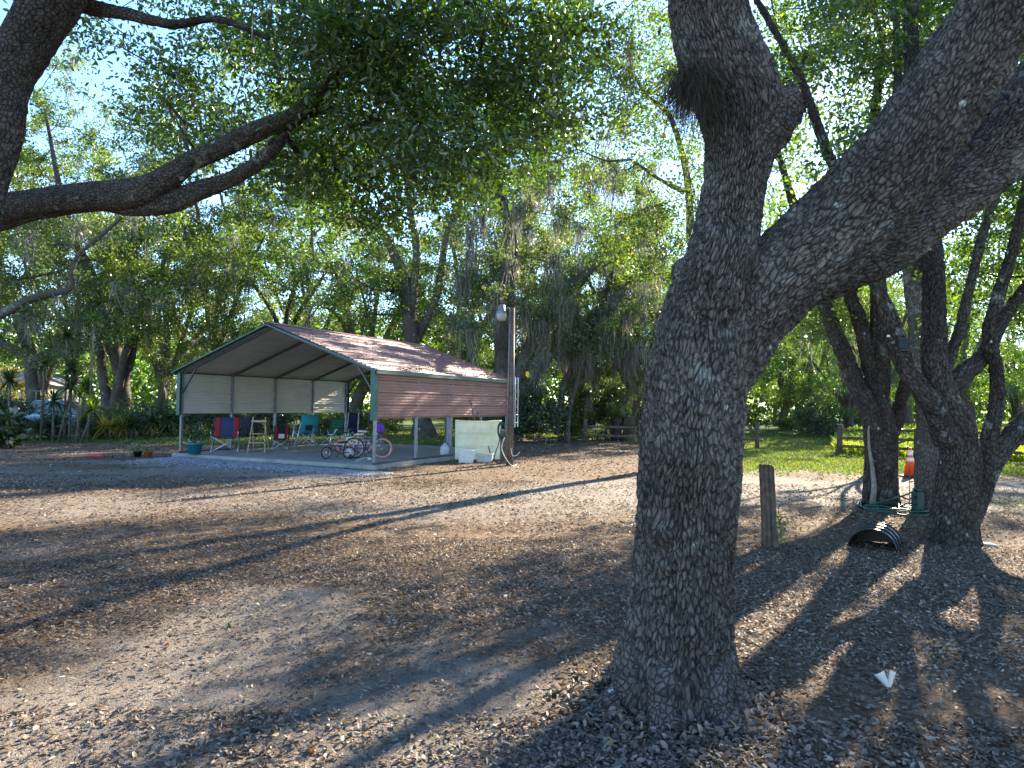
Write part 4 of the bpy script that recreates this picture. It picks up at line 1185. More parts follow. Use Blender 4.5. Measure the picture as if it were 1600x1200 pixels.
# ------------------------------------------------------------------ materials for built things
m_red = plain('red_brown_sheet', (.245, .115, .10), .45, 0, .16, 2.2, 0, .4)
m_roof = plain('faded_red_roof_sheet', (.20, .074, .062), .5, 0, .22, 1.6, 0, .35)
m_inner = plain('sheet_underside', (.50, .47, .40), .55, 0, .10, 1.5)
m_trim = plain('green_trim', (.007, .068, .062), .4, 0, .08, 4)
m_galv = plain('galvanised_steel', (.18, .19, .205), .5, .45, .15, 12)
m_dark = plain('dark_steel', (.07, .07, .075), .55, .3, .15, 10)
m_conc = plain('concrete', (.27, .26, .24), .9, 0, .16, 2.5, .4)
m_wood = plain('weathered_wood', (.16, .125, .095), .9, 0, .35, 14, .7)
m_woodl = plain('light_wood', (.42, .30, .17), .7, 0, .2, 12, .2)
m_black = plain('black_plastic', (.012, .012, .013), .38, 0, .1, 9)
m_blackf = plain('black_cloth', (.014, .015, .02), .9, 0, .2, 30)
m_redf = plain('red_cloth', (.27, .016, .022), .85, 0, .15, 30)
m_bluef = plain('blue_cloth', (.025, .042, .11), .85, 0, .2, 30)
m_teal = plain('teal_cloth', (.01, .17, .19), .85, 0, .15, 30)
m_green = plain('green_cloth', (.015, .10, .055), .85, 0, .2, 30)
m_navy = plain('navy_cloth', (.012, .02, .08), .85, 0, .2, 30)
m_white = plain('white_plastic', (.62, .62, .60), .5, 0, .08, 6)
m_cream = plain('cream_panel', (.74, .70, .48), .6, 0, .13, 2.5)
m_pink = plain('pink_rubber', (.58, .17, .17), .6, 0, .1, 10)
m_bluep = plain('blue_paint', (.02, .09, .34), .3, 0, .08, 10)
m_rubber = plain('tyre_rubber', (.013, .013, .014), .8, 0, .1, 10)
m_alu = plain('aluminium', (.55, .55, .56), .35, .85, .08, 10)
m_orange = plain('safety_orange', (.80, .07, .01), .45, 0, .06, 6)
m_pot = plain('teal_pot', (.02, .16, .20), .5, 0, .1, 6)
m_terra = plain('terracotta_pot', (.38, .07, .04), .7, 0, .15, 8)
m_hose = plain('green_hose', (.012, .065, .045), .4, 0, .15, 6)
m_purple = plain('purple_cloth', (.10, .03, .30), .7, 0, .15, 10)
m_glass = plain('lamp_lens', (.34, .32, .25), .25, 0, .1, 10)
m_paper = plain('dry_white_leaf', (.60, .57, .50), .8, 0, .12, 20)
m_pole = plain('pole_wood', (.13, .10, .075), .9, 0, .4, 7, .8)

# ------------------------------------------------------------------ carport
CO = G(584, 733); CA = math.atan2(535, F_PX)           # front right corner, heading of the long side
W_, D_ = 6.75, 7.30                                   # width, depth
Z0, ZB, ZE, ZR = .10, 1.19, 2.40, 3.60                # slab top, wall foot, eave, ridge
CM = Matrix.Translation((CO.x, CO.y, 0)) @ Matrix.Rotation(-CA, 4, 'Z')
def cw(x, y, z=0): return CM @ Vector((x, y, z))
slab = empty('concrete_slab', (CO.x, CO.y, 0), -CA); tag(slab, kind='structure')
mb = MB()
vs = []
nx, ny = 28, 30
def edge(i, j):
    x = -W_ - .12 + (W_ + .24) * i / nx; y = -.12 + (D_ + .24) * j / ny
    return (x, y, Z0 + .004 * math.sin(x * 1.7 + y))
for i in range(nx + 1):
    for j in range(ny + 1): vs.append(edge(i, j))
w = ny + 1
fs = [(i * w + j, (i + 1) * w + j, (i + 1) * w + j + 1, i * w + j + 1) for i in range(nx) for j in range(ny)]
rim = [i * w for i in range(nx + 1)] + [nx * w + j for j in range(1, w)] + [i * w + ny for i in range(nx - 1, -1, -1)] + [j for j in range(ny - 1, 0, -1)]
k0 = len(vs); vs += [(vs[r][0], vs[r][1], -.12) for r in rim]
fs += [(rim[a], k0 + a, k0 + (a + 1) % len(rim), rim[(a + 1) % len(rim)]) for a in range(len(rim))]
mb.add(vs, [f[::-1] if i >= nx * ny else f for i, f in enumerate(fs)])
mb.build('slab', m_conc, slab)

cp = empty('carport', (CO.x, CO.y, 0), -CA, 'open metal carport with red ribbed roof, green trim and half-height walls', 'carport')
XL = -W_ + .03; XR = -.03
def rz_(x, t=0): return ZE + (ZR - ZE) * (1 - abs(x + W_ / 2) / (W_ / 2)) + t
for y in [.05 + (D_ - .1) * k / 4 for k in range(5)]:
    for x in (XL, XR):
        MB().box((x, y, (Z0 + ZE) / 2), (.065, .065, ZE - Z0 - .04)).build('post', m_galv, cp, bevel=.004)
    b = MB()
    b.bar((XL, y, ZE - .05), (-W_ / 2, y, ZR - .06), .06, .07); b.bar((XR, y, ZE - .05), (-W_ / 2, y, ZR - .06), .06, .07)
    b.build('rafter', m_dark, cp)
for y in (.05, D_ - .05):
    for x, s in ((XL, 1), (XR, -1)):
        MB().bar((x, y, ZE - .62), (x + s * .55, y, rz_(x + s * .55) - .10), .045, .045).build('knee_brace', m_dark, cp)
for x in (XL, XR):
    MB().box((x, D_ / 2, Z0 + .03), (.07, D_, .05)).build('base_rail', m_dark, cp)
    MB().box((x, D_ / 2, ZE - .03), (.05, D_ - .14, .05)).build('eave_rail', m_dark, cp)
MB().box((XR - .12, 3.70, (Z0 + ZB + .2) / 2), (.07, .07, ZB + .1)).build('post', m_galv, cp)
MB().box((XR - .24, 3.78, (Z0 + ZB + .2) / 2), (.07, .07, ZB + .1)).build('post', m_dark, cp)

def sheet(prof, y0, y1, name, mats, thick=.004, rev=False):
    """profile in (x,z) swept along y, outer face material 0, inner face material 1"""
    n = len(prof); vs = []
    nrm = []
    for i in range(n):
        a, b = prof[max(0, i - 1)], prof[min(n - 1, i + 1)]
        d = Vector((b[0] - a[0], b[1] - a[1])); d.normalize(); nrm.append(Vector((-d.y, d.x)))
    for yy in (y0, y1):
        for (x, z), q in zip(prof, nrm): vs.append((x, yy, z))
        for (x, z), q in zip(prof, nrm): vs.append((x - q.x * thick, yy, z - q.y * thick))
    fs, ms = [], []
    for i in range(n - 1):
        fs.append((i, 2 * n + i, 2 * n + i + 1, i + 1)); ms.append(0)
        fs.append((n + i, n + i + 1, 3 * n + i + 1, 3 * n + i)); ms.append(1)
        fs.append((i, i + 1, n + i + 1, n + i)); ms.append(0)
        fs.append((2 * n + i, 3 * n + i, 3 * n + i + 1, 2 * n + i + 1)); ms.append(0)
    fs += [(0, n, 3 * n, 2 * n), (n - 1, 2 * n + n - 1, 3 * n + n - 1, 2 * n - 1)]; ms += [0, 0]
    m = MB(); m.v = vs; m.f = fs; m.m = ms
    o = m.build(name, mats, cp)
    return o
# roof: four lapped sheets on each slope, ribs running the length of the building
SL = math.hypot(W_ / 2 + .12, ZR - ZE + .04); sl = Vector((W_ / 2 + .12, -(ZR - ZE + .04))) / SL
for side in (1, -1):
    for q in range(4):
        s0, s1 = SL * q / 4, SL * (q + 1) / 4 + .03
        prof = []
        nr = 7; st = (s1 - s0) / nr
        for r_ in range(nr):
            a = s0 + r_ * st
            hgt = .022 if r_ in (0, 3) else .012
            for dd, hh in ((0, 0), (.012, hgt), (.045, hgt), (.057, 0)):
                prof.append((a + dd, hh))
        prof.append((s1, 0))
        nv = Vector((-sl.y, sl.x)) if True else None
        out = []
        for a, hh in prof:
            x = sl.x * a + nv.x * (hh + (3 - q) * .004); z = ZR + .03 + sl.y * a + nv.y * (hh + (3 - q) * .004)
            out.append((-W_ / 2 + side * x, z))
        if side < 0: out = out[::-1]
        o = sheet(out if side < 0 else out, -.12, D_ + .22, 'roof_sheet', [m_roof, m_inner], .004 if side < 0 else .004)
# fix winding of the profile so that outside is up on both slopes
cap = MB(); cx = -W_ / 2
cap.grid(lambda u, v: Vector((cx + (u - .5) * .36, -.13 + v * (D_ + .36), ZR + .075 - abs(u - .5) * .36 * .36)), 2, 1, 0, .004)
cap.build('ridge_cap', m_roof, cp)
# walls: four ribbed bands each side
for side, xw in ((1, .012), (-1, -W_ - .012)):
    for q in range(4):
        z1 = ZE + .02 - q * (ZE - ZB) / 4; z0 = ZE + .021 - (q + 1) * (ZE - ZB) / 4
        prof = []
        n = 4; st = (z1 - z0) / n
        for r_ in range(n):
            a = z0 + r_ * st; big = r_ == 0
            prof += [(a, 0), (a + .008, -.038 if big else -.009), (a + (.030 if big else .020), -.038 if big else -.009), (a + (.042 if big else .03), 0)]
        prof.append((z1 - .002, 0))
        pr = [(xw + side * hh, zz) for zz, hh in prof]
        if side > 0: pr = pr[::-1]
        sheet(pr, 0.02, D_ - .02, 'wall_panel', [m_red, m_inner] , .004)
# green trim
for side in (1, -1):
    x0 = -W_ / 2; x1 = x0 + side * (W_ / 2 + .14); zt = ZE + .02
    for y in (-.135, D_ + .235):
        b = MB(); b.bar((x0, y, ZR - .01), (x1, y, zt - .06), .03, .14, 0, (0, 1, 0)); 
        b.build('gable_trim', m_trim, cp)
    MB().box((x1 - side * .012, D_ / 2 + .05, zt - .075), (.03, D_ + .36, .10)).build('eave_trim', m_trim, cp)
    for y in (-.01, D_ + .01):
        c = MB(); c.box((side * .0 + (.03 if side > 0 else -W_ - .03), y, (ZB + ZE) / 2 - .01), (.03, .14, ZE - ZB + .01))
        c.box(((-.035 if side > 0 else -W_ + .035), y - (.055 if y < 1 else -.055), (ZB + ZE) / 2 - .01), (.10, .03, ZE - ZB + .01))
        c.build('corner_trim', m_trim, cp)

# dry leaves caught on the roof
rl_ = np.random.default_rng(88); n = 700
u_ = rl_.random(n) ** .8; yv = rl_.random(n) * D_
u_ = np.where(rl_.random(n) < .3, .97 + .02 * rl_.random(n), u_)
C = np.array([tuple(cw(-W_ / 2 + (W_ / 2 + .08) * a, y_, ZR + .085 - (ZR - ZE + .03) * a)) for a, y_ in zip(u_, yv)])
V, F, T = leaf_geo(C, .065, rl_, 1.2, .5, False, 0)
o = link('roof_leaves', np_mesh('roof_leaves', V, F, M['litter'], False, {'tint': T})); tag(o, 'dry leaves scattered on the red carport roof', None, None, 'stuff')

# ------------------------------------------------------------------ folding chairs
def camp_chair(loc, rz, seat, side, label, w=.56, h=.92, sh=.42, tube=m_alu, arms=True, window=None, name='camp_chair', lat=False, cat='camp chair'):
    r = empty(name, loc, rz, label, cat, 'folding chairs under the carport')
    hw, d = w / 2, .25
    T = .010
    fl, fr, bl, br = (-hw, -d, .01), (hw, -d, .01), (-hw, d, .01), (hw, d, .01)
    TL, TR, BL, BR = (-hw, -d, sh), (hw, -d, sh), (-hw, d, sh - .04), (hw, d, sh - .04)
    for a, b in ((fl, TR), (fr, TL)): MB().tube([a, b], T, 6).build('leg', tube, r, True)
    for a, b in ((bl, BR), (br, BL)): MB().tube([a, b], T, 6).build('leg', tube, r, True)
    for a, b in ((fl, BL), (bl, TL), (fr, BR), (br, TR)): MB().tube([a, b], T, 6).build('side_strut', tube, r, True)
    for s in (-1, 1): MB().tube([(s * hw, d, sh - .06), (s * hw, d + .10, h)], T, 6).build('back_frame', m_dark, r, True)
    f = MB()
    f.grid(lambda u, v: Vector(((u - .5) * w, -d + v * 2 * d, sh - .05 * math.sin(math.pi * u) - .04 * v)), 8, 6, 0, .008)
    f.build('seat', seat, r, True)
    b = MB(); bw = w * .98
    def bk(u, v): return Vector(((u - .5) * bw, d - .02 + .14 * v - .04 * math.sin(math.pi * u), sh - .04 + (h - sh + .02) * v))
    b.grid(bk, 8, 8, 0, .008); bo = b.build('backrest', seat, r, True)
    if side:
        for s in (0, 1):
            q = MB(); q.grid(lambda u, v: bk(.02 + .22 * u if s == 0 else .76 + .22 * u, v) + Vector((0, -.014, 0)), 3, 8, 0, .006); q.build('side_panel', side, bo, True)
        q = MB(); q.grid(lambda u, v: Vector(((u - .5) * w * .98, -d + v * 2 * d, sh + .010 - .05 * math.sin(math.pi * u) - .04 * v)), 8, 4, 0, .006); q.build('seat_pad', side, r, True)
    if window:
        q = MB(); q.grid(lambda u, v: bk(.3 + .4 * u, .12 + .32 * v) + Vector((0, -.016, 0)), 3, 3, 0, .004); q.build('mesh_window', window, bo)
    if lat:
        for k in range(5):
            q = MB(); q.grid(lambda u, v: bk(.06 + .88 * u, .12 + k * .17 + .03 * v) + Vector((0, -.016, 0)), 6, 1, 0, .004); q.build('webbing_strap', m_teal, bo)
    if arms:
        for s in (-1, 1):
            MB().tube([(s * hw, -d, sh), (s * (hw + .01), -d, sh + .17)], T * .9, 6).build('arm_post', tube, r, True)
            q = MB(); q.grid(lambda u, v: Vector((s * (hw - .02 + .07 * u), -d - .02 + v * (2 * d + .06), sh + .18 + .03 * v - .03 * math.sin(math.pi * v))), 2, 6, 0, .010)
            q.build('armrest', m_blackf, r, True)
    return r
def on_slab(px, py):
    g = G(px, py, Z0 + .006); return (g.x, g.y, g.z)
FACE = -CA
camp_chair(on_slab(352, 706), R(14), m_bluef, m_redf, 'red and blue camp chair, leftmost under the carport', .72, 1.02, .46)
camp_chair(on_slab(378, 702), R(-22), m_blackf, None, 'all-black camp chair behind the wooden folding steps', .70, 1.0, .46, m_dark)
camp_chair(on_slab(438, 702), R(12), m_blackf, m_redf, "child's chair with red and white back beside the wooden steps", .46, .72, .32, window=m_white)
camp_chair(on_slab(478, 696), R(-5), m_teal, None, 'teal camp chair with a dark mesh window in its back', .66, 1.05, .46, window=m_blackf)
camp_chair(on_slab(518, 696), R(-18), m_green, None, 'green webbed lawn chair behind the handlebars of the small black bicycle', .56, .95, .42, lat=True, name='lawn_chair', cat='lawn chair')
camp_chair(on_slab(546, 694), R(-10), m_navy, None, 'narrow navy chair with white piping near the back corner', .42, 1.12, .46, arms=False)
for o in list(S.objects):
    if o.get('label', '').startswith('narrow navy'):
        for s in (-1, 1): MB().tube([(s * .2, .24, .42), (s * .19, .33, 1.12)], .016, 6).build('white_piping', m_white, o, True)
# wooden folding step stool / chair
st = empty('folding_steps', on_slab(404, 706), R(8), 'wooden folding step stool standing open between the chairs', 'step stool')
for s in (-1, 1):
    MB().bar((s * .24, -.34, 0), (s * .17, .02, 1.02), .045, .028, 0, (1, 0, 0)).build('front_rail', m_woodl, st)
    MB().bar((s * .22, .42, 0), (s * .18, -.04, .74), .040, .025, 0, (1, 0, 0)).build('rear_rail', m_woodl, st)
for z, y in ((.28, -.25), (.54, -.16), (.90, -.03)):
    MB().box((0, y, z), (.42, .13 if z < .8 else .04, .025 if z < .8 else .06)).build('step' if z < .8 else 'top_rail', m_woodl, st)
MB().box((.0, -.30, .545), (.36, .30, .02)).build('seat', m_woodl, st)
# aluminium seat frame next to the teal chair
af = empty('walker_frame', on_slab(462, 697), R(-15), 'folded aluminium chair frame leaning against the teal chair', 'chair frame')
for s in (-1, 1):
    MB().tube([(s * .1, -.12, 0), (s * .1, .0, .45), (s * .1, .1, .80)], .018, 7).build('leg', m_alu, af, True)
for z in (.25, .5, .74): MB().tube([(-.1, -.12 + .27 * z, z), (.1, -.12 + .27 * z, z)], .012, 6).build('rung', m_alu, af, True)

# ------------------------------------------------------------------ bicycles
def wheel(r, c, w, tyre, rim, parent, name='wheel', disc=None, spokes=14):
    """wheel in the local x-z plane at c"""
    cx_, cy_, cz_ = c
    q = [2 * math.pi * k / 24 for k in range(24)]
    wh = MB().tube([(cx_ + math.cos(a) * r, cy_, cz_ + math.sin(a) * r) for a in q], w, 8, 0, True).build(name, tyre, parent, True)
    MB().tube([(cx_ + math.cos(a) * (r - w * 1.1), cy_, cz_ + math.sin(a) * (r - w * 1.1)) for a in q], w * .5, 6, 0, True).build('rim', rim, wh, True)
    s = MB()
    for k in range(spokes):
        a = 2 * math.pi * k / spokes
        s.tube([(cx_, cy_ + (.02 if k % 2 else -.02), cz_), (cx_ + math.cos(a) * (r - w), cy_, cz_ + math.sin(a) * (r - w))], .0022, 3)
    s.tube([(cx_, cy_ - .035, cz_), (cx_, cy_ + .035, cz_)], .018, 8)
    s.build('spokes', rim, wh)
    if disc: MB().tube([(cx_, cy_ - .008, cz_), (cx_, cy_ + .008, cz_)], r * .62, 20).build('wheel_cover', disc, wh, True)
    return wh
def bike(loc, rz, r, wb, frame, seatm, tf, tr_, rim, label, steer=0, trainer=False, guard=None, basket=None, lean=0, disc=None, barh=None):
    b = empty('bicycle', loc, rz, label, 'bicycle', "children's bicycles under the carport")
    b.rotation_euler = (R(lean), 0, rz)
    rear = Vector((-wb / 2, 0, r)); fro = Vector((wb / 2, 0, r))
    bb = Vector((-wb * .08, 0, r * .95)); hd = Vector((wb * .32, 0, r * 2.35)); hb = Vector((wb * .36, 0, r * 1.95)); sc_ = Vector((-wb * .16, 0, r * 2.1))
    wheel(r - .02, rear, .020, tr_, rim, b, disc=disc)
    fk = empty('front_fork', (0, 0, 0)); fk.parent = b; fk.location = hb; fk.rotation_euler = (0, 0, R(steer))
    f2 = fro - hb
    wheel(r - .02, f2, .020, tf, rim, fk)
    for s in (-1, 1):
        MB().tube([(0, s * .035, -.03), (f2.x * .6, s * .045, f2.z * .5), (f2.x, s * .045, f2.z)], .010, 6).build('fork_blade', frame, fk, True)
    H = barh or r * 1.0
    MB().tube([(0, 0, -.04), (-.05, 0, H * .5), (-.06, 0, H * .75)], .013, 8).build('stem', rim, fk, True)
    MB().tube([(-.16, -.25, H * 1.15), (-.09, -.20, H * 1.15), (-.04, -.08, H * .78), (-.04, .08, H * .78), (-.09, .20, H * 1.15), (-.16, .25, H * 1.15)], .011, 6).build('handlebar', rim, fk, True)
    for s in (-1, 1): MB().tube([(-.17, s * .255, H * 1.15), (-.10, s * .207, H * 1.15)], .018, 8).build('grip', m_black, fk, True)
    fr_ = MB()
    fr_.tube([bb, hb], .019, 8); fr_.tube([sc_ * .96, hd * .93], .016, 8); fr_.tube([bb, sc_], .016, 8); fr_.tube([hb - Vector((0, 0, .03)), hd - Vector((0, 0, .02))], .022, 8)
    for s in (-1, 1):
        fr_.tube([rear + Vector((0, s * .05, 0)), bb + Vector((0, s * .03, 0))], .009, 6); fr_.tube([rear + Vector((0, s * .05, 0)), sc_ * .97 + Vector((0, s * .02, 0))], .008, 6)
    fr_.build('frame', frame, b, True)
    MB().tube([sc_, sc_ + Vector((-.02, 0, r * .45))], .012, 6).build('seat_post', rim, b, True)
    so = sc_ + Vector((-.03, 0, r * .50))
    sd = MB(); sd.grid(lambda u, v: so + Vector(((u - .5) * .24, (v - .5) * (.15 - .11 * u), .02 * math.sin(math.pi * v) + .02 * (1 - u))), 6, 4, 0, .035)
    sd.build('saddle', seatm, b, True)
    ck = MB().tube([bb + Vector((0, .05, 0)), bb + Vector((.07, .05, -.08))], .008, 5).build('crank', m_dark, b)
    MB().box(bb + Vector((.07, .10, -.085)), (.07, .07, .018)).build('pedal', m_black, ck)
    MB().tube([bb + Vector((0, .04, 0)), bb + Vector((0, .048, 0))], .055, 14).build('chainring', m_dark, b)
    MB().bar(bb + Vector((-.02, .055, .02)), rear + Vector((.02, .055, .01)), .012, .07, 0, (0, 1, 0)).build('chain_guard', guard or frame, b)
    if guard:
        q = [math.pi * (.12 + .75 * k / 10) for k in range(11)]
        gm = MB(); gm.grid(lambda u, v: rear + Vector((math.cos(.35 + 2.3 * u) * (r + .02), (v - .5) * .07, math.sin(.35 + 2.3 * u) * (r + .02))), 10, 2, 0, .003)
        gm.build('mudguard', guard, b, True)
    if trainer:
        for s in (-1, 1):
            arm = MB().tube([rear + Vector((0, s * .06, 0)), rear + Vector((-.02, s * .17, -.03)), (rear.x - .02, s * .19, .065)], .008, 5).build('stabiliser_arm', rim, b)
            MB().tube([(rear.x - .02, s * .175, .065), (rear.x - .02, s * .205, .065)], .062, 16).build('stabiliser_wheel', m_white if s < 0 else m_black, b, True)
    return b
bike(on_slab(527, 717), R(198), .165, .60, m_dark, m_black, m_rubber, m_rubber, m_alu, "small black child's bicycle with training wheels at the slab edge", 35, True, disc=m_white, barh=.40)
bike(on_slab(575, 716), R(10), .275, .74, m_bluep, m_white, m_pink, m_rubber, m_alu, 'blue bicycle with a pink front tyre behind the front right post', -4, False, barh=.26, lean=3)
bike(on_slab(553, 708), R(186), .21, .62, m_white, m_white, m_pink, m_pink, m_alu, 'white and pink bicycle with blue mudguards in the middle of the three', 10, False, m_bluep, lean=-3, barh=.26)
hm = MB()
hm.grid(lambda u, v: Vector((.14 * math.cos(6.283 * u) * math.sin(.15 + 1.6 * v), .11 * math.sin(6.283 * u) * math.sin(.15 + 1.6 * v), .20 * math.cos(.15 + 1.6 * v) - .12)), 16, 8, 0, .006)
o = hm.build('drawstring_bag', m_purple, None, True); o.location = P(593, 665, 17.6); o.rotation_euler = (R(8), R(10), 0)
tag(o, 'purple bag hanging from the handlebar just right of the front post', 'bag')
# string trimmer leaning on the post
tr = empty('string_trimmer', on_slab(573, 722), R(12), 'string trimmer leaning beside the front right post, black shaft, white guard', 'string trimmer')
MB().tube([(.06, .0, 1.22), (.0, 0, .70), (-.05, 0, .22), (-.03, 0, .12), (.05, 0, .10)], .014, 7).build('shaft', m_black, tr, True)
MB().box((.07, 0, 1.26), (.10, .10, .16)).build('motor', m_black, tr, bevel=.02)
MB().tube([(-.02, -.06, .86), (.08, -.04, .92), (.08, .04, .92), (-.02, .06, .86)], .012, 6).build('handle', m_black, tr, True)
g = MB(); g.grid(lambda u, v: Vector((.05 - .32 * u, -.09 + .18 * v, .115 - .10 * u ** 2)), 6, 3, 0, .006); g.build('guard', m_white, tr, True)
MB().lathe([(.05, -.03), (.055, 0), (.03, .03)], (.06, 0, .085), 12).build('spool', m_white, tr, True)

# ------------------------------------------------------------------ pots and toys
def pot(loc, r, h, m, label, plant=None, name='flower_pot', seed=1, ph=.4, n=160, ls=.07):
    p = empty(name, loc, 0, label, 'flower pot')
    MB().lathe([(r * .70, 0), (r * .95, h * .86), (r * 1.08, h * .87), (r * 1.1, h), (r * .98, h), (r * .9, h * .84), (r * .1, h * .82)], (0, 0, 0), 18).build('pot_wall', m, p, True)
    MB().lathe([(r * .93, h * .86), (r * .9, h * .88), (.01, h * .89)], (0, 0, 0), 14).build('soil', plain('soil', (.05, .035, .025), 1, 0, .3, 30), p)
    if plant:
        rng = np.random.default_rng(seed)
        c = rng.normal(size=(n, 3)) * np.array([r * .55, r * .55, ph * .25]) + np.array([0, 0, h + ph * .5])
        c[:, 2] = np.maximum(c[:, 2], h * .9)
        V, F, T = leaf_geo(c, ls, rng, .2, .45)
        pl_ = link('plant', np_mesh('plant', V, F, plant, False, {'tint': T}), p)
        tb = MB()
        for k in range(7):
            e = c[rng.integers(0, n)]; tb.tube([(0, 0, h * .8), tuple(e)], [.006, .003], 4)
        tb.build('stems', M['shrub'], pl_)['kind'] = 'stuff'
    return p
pot(on_slab(304, 710), .215, .32, m_pot, 'large teal pot with a leggy plant at the front left corner of the slab', M['shrub'], 'flower_pot', 5, .62, 150, .10)
pot(gpt(215, 714), .12, .16, m_black, 'small black nursery pot on the ground left of the carport', M['leaf_bright'], 'flower_pot', 6, .22, 130, .05)
pot(gpt(231, 714), .12, .16, m_terra, 'small red pot beside the black nursery pot', M['leaf_bright'], 'flower_pot', 7, .15, 60, .05)
k = empty('garden_stake', gpt(285, 701), 0, 'thin stake topped by a red knob just inside the front left post', 'garden stake')
MB().tube([(0, 0, -.05), (0, 0, .52)], .006, 5).build('stake', m_dark, k)
MB().lathe([(.005, -.07), (.06, -.03), (.065, .02), (.03, .06), (.004, .065)], (0, 0, .58), 12).build('red_knob', m_redf, k, True)
bt = empty('toy_bat', gpt(152, 716), R(-14), 'pinkish red toy bat with a black handle lying in the leaves', 'toy bat')
MB().lathe([(.01, -.42), (.036, -.40), (.048, -.25), (.046, -.02), (.034, .12), (.022, .22)], (0, 0, .065), 12, 0, Matrix.Rotation(R(90), 3, 'Y')).build('barrel', plain('toy_red', (.36, .035, .055), .5), bt, True)
MB().lathe([(.021, .22), (.019, .46), (.032, .47), (.030, .50)], (0, 0, .060), 10, 0, Matrix.Rotation(R(90), 3, 'Y')).build('handle', m_black, bt, True)
# rusty metal frame, pale building and mound beyond the hedge
mf = empty('garden_trellis', gpt(50, 682), R(2), 'dark rectangular metal frame standing among the yuccas', 'trellis')
for s in (-.45, .45): MB().box((s, 0, .95), (.05, .05, 1.9)).build('upright', m_dark, mf)
for z in (1.15, 1.88): MB().box((0, 0, z), (.85, .04, .05)).build('rail', m_dark, mf)
MB().box((.1, 0, 1.52), (.03, .03, .68)).build('middle_bar', m_dark, mf)
MB().box((0, 0, .55), (.85, .03, .04)).build('rail', m_dark, mf)
hs = empty('low_house', gpt(-22, 660), R(4), 'low pale house wall showing in gaps behind the yuccas', 'house')
m_hw = plain('pale_wall', (.55, .50, .42), .8, 0, .08, 1.0)
h_ = MB(); h_.box((0, 2.5, 1.2), (6.6, 5, 2.4)); h_.build('wall', m_hw, hs)
rf = MB(); rf.add([(-3.6, -.5, 2.4), (3.6, -.5, 2.4), (3.6, 5.5, 2.4), (-3.6, 5.5, 2.4), (-1.2, 2.5, 3.5), (1.2, 2.5, 3.5)], [(0, 1, 5, 4), (2, 3, 4, 5), (1, 2, 5), (3, 0, 4), (0, 3, 2, 1)])
rf.build('roof', plain('pale_roof', (.36, .34, .33), .8, 0, .15, 2), hs)
for x in (-2.0, 1.6):
    wv = MB().box((x, -.03, 1.55), (1.2, .05, 1.0)).build('window', m_white, hs)
    MB().box((x, -.06, 1.55), (1.05, .02, .86)).build('pane', plain('window_glass', (.05, .08, .10), .08, 0, .1, 2, 0, .8), wv)
cr = empty('parked_car', gpt(97, 674), R(6), 'pale blue car parked behind the yuccas, mostly hidden', 'car')
m_car = plain('pale_blue_paint', (.19, .28, .35), .3, 0, .04, 2, 0, .6)
body = MB()
sec = [(-2.1, .45, .80), (-1.9, .35, .95), (-1.0, .30, 1.0), (.0, .30, 1.0), (1.2, .30, .98), (2.0, .35, .90), (2.15, .45, .75)]
body.grid(lambda u, v: Vector((lambda q: (q[0], (v - .5) * 1.7, q[2] - .10 * (abs(v - .5) * 2) ** 4))(sec[int(u * 6 + .01)])), 6, 8, 0, .5)
body.build('body', m_car, cr, True)
cb = MB(); cb.add([(-1.5, -.75, .95), (1.0, -.75, .95), (1.0, .75, .95), (-1.5, .75, .95), (-1.0, -.6, 1.45), (.35, -.6, 1.45), (.35, .6, 1.45), (-1.0, .6, 1.45)], [(0, 1, 5, 4), (1, 2, 6, 5), (2, 3, 7, 6), (3, 0, 4, 7), (4, 5, 6, 7)])
cb.build('cabin', plain('car_glass', (.06, .09, .11), .08, 0, .1, 2, 0, .9), cr)
MB().box((-.32, 0, 1.47), (1.35, 1.2, .05)).build('roof', m_car, cr, bevel=.02)
for x in (-1.3, 1.3):
    for y in (-.82, .82):
        MB().tube([(x, y - .1, .33), (x, y + .1, .33)], .32, 18).build('wheel', m_rubber, cr, True)
sb = empty('brush_pile', gpt(143, 676), 0, 'reddish brown heap of cut brush behind the dracaena stem', 'brush pile')
rb = random.Random(9); q = MB()
for k_ in range(420):
    a = rb.random() * 6.28; rr_ = rb.random() ** .5 * 1.5; z = rb.random() * 1.7 * (1 - rr_ / 1.7) + .05
    p0 = Vector((math.cos(a) * rr_, math.sin(a) * rr_, z)); d_ = Vector((rb.gauss(0, .4), rb.gauss(0, .4), rb.gauss(0, .14)))
    q.tube([p0 - d_, p0 + d_ + Vector((0, 0, -.1))], [.014, .006], 3)
o = q.build('branches', plain('brush', (.26, .16, .13), .9, 0, .3, 6), sb); o['kind'] = 'stuff'

# ------------------------------------------------------------------ light pole and things by it
pb = G(796, 727)
lp = empty('light_pole', (pb.x, pb.y, 0), 0, 'weathered timber light pole with metal conduit at the right end of the carport', 'light pole')
s_ = pb.y / F_PX
H = P(798, 481, pb.y).z
ptop = P(800, 481, pb.y) - pb
MB().tube([(0, 0, -.1), (0, 0, 1.2), (ptop.x * .5, 0, H * .5), (ptop.x, 0, H)], [.095, .092, .088, .080], 14).build('pole', m_pole, lp, True)
MB().tube([(-.075, -.085, .02), (-.065, -.085, H * .5), (-.045 + ptop.x, -.08, H - .12)], .018, 8).build('conduit', m_galv, lp, True)
MB().tube([(.075, -.06, .02), (.085, -.06, H * .5), (.06 + ptop.x, -.05, H - .7)], .012, 8).build('conduit', m_galv, lp, True)
for z in (.55, 1.75, 2.6, 3.4): MB().box((-.07, -.10, z), (.07, .02, .03)).build('clamp', m_dark, lp)
arm = MB().tube([(ptop.x - .03, -.02, H - .32), (ptop.x - .04, -.12, H - .10), (ptop.x - .10, -.17, H - .02), (ptop.x - .17, -.18, H - .05)], .020, 8).build('lamp_arm', m_galv, lp, True)
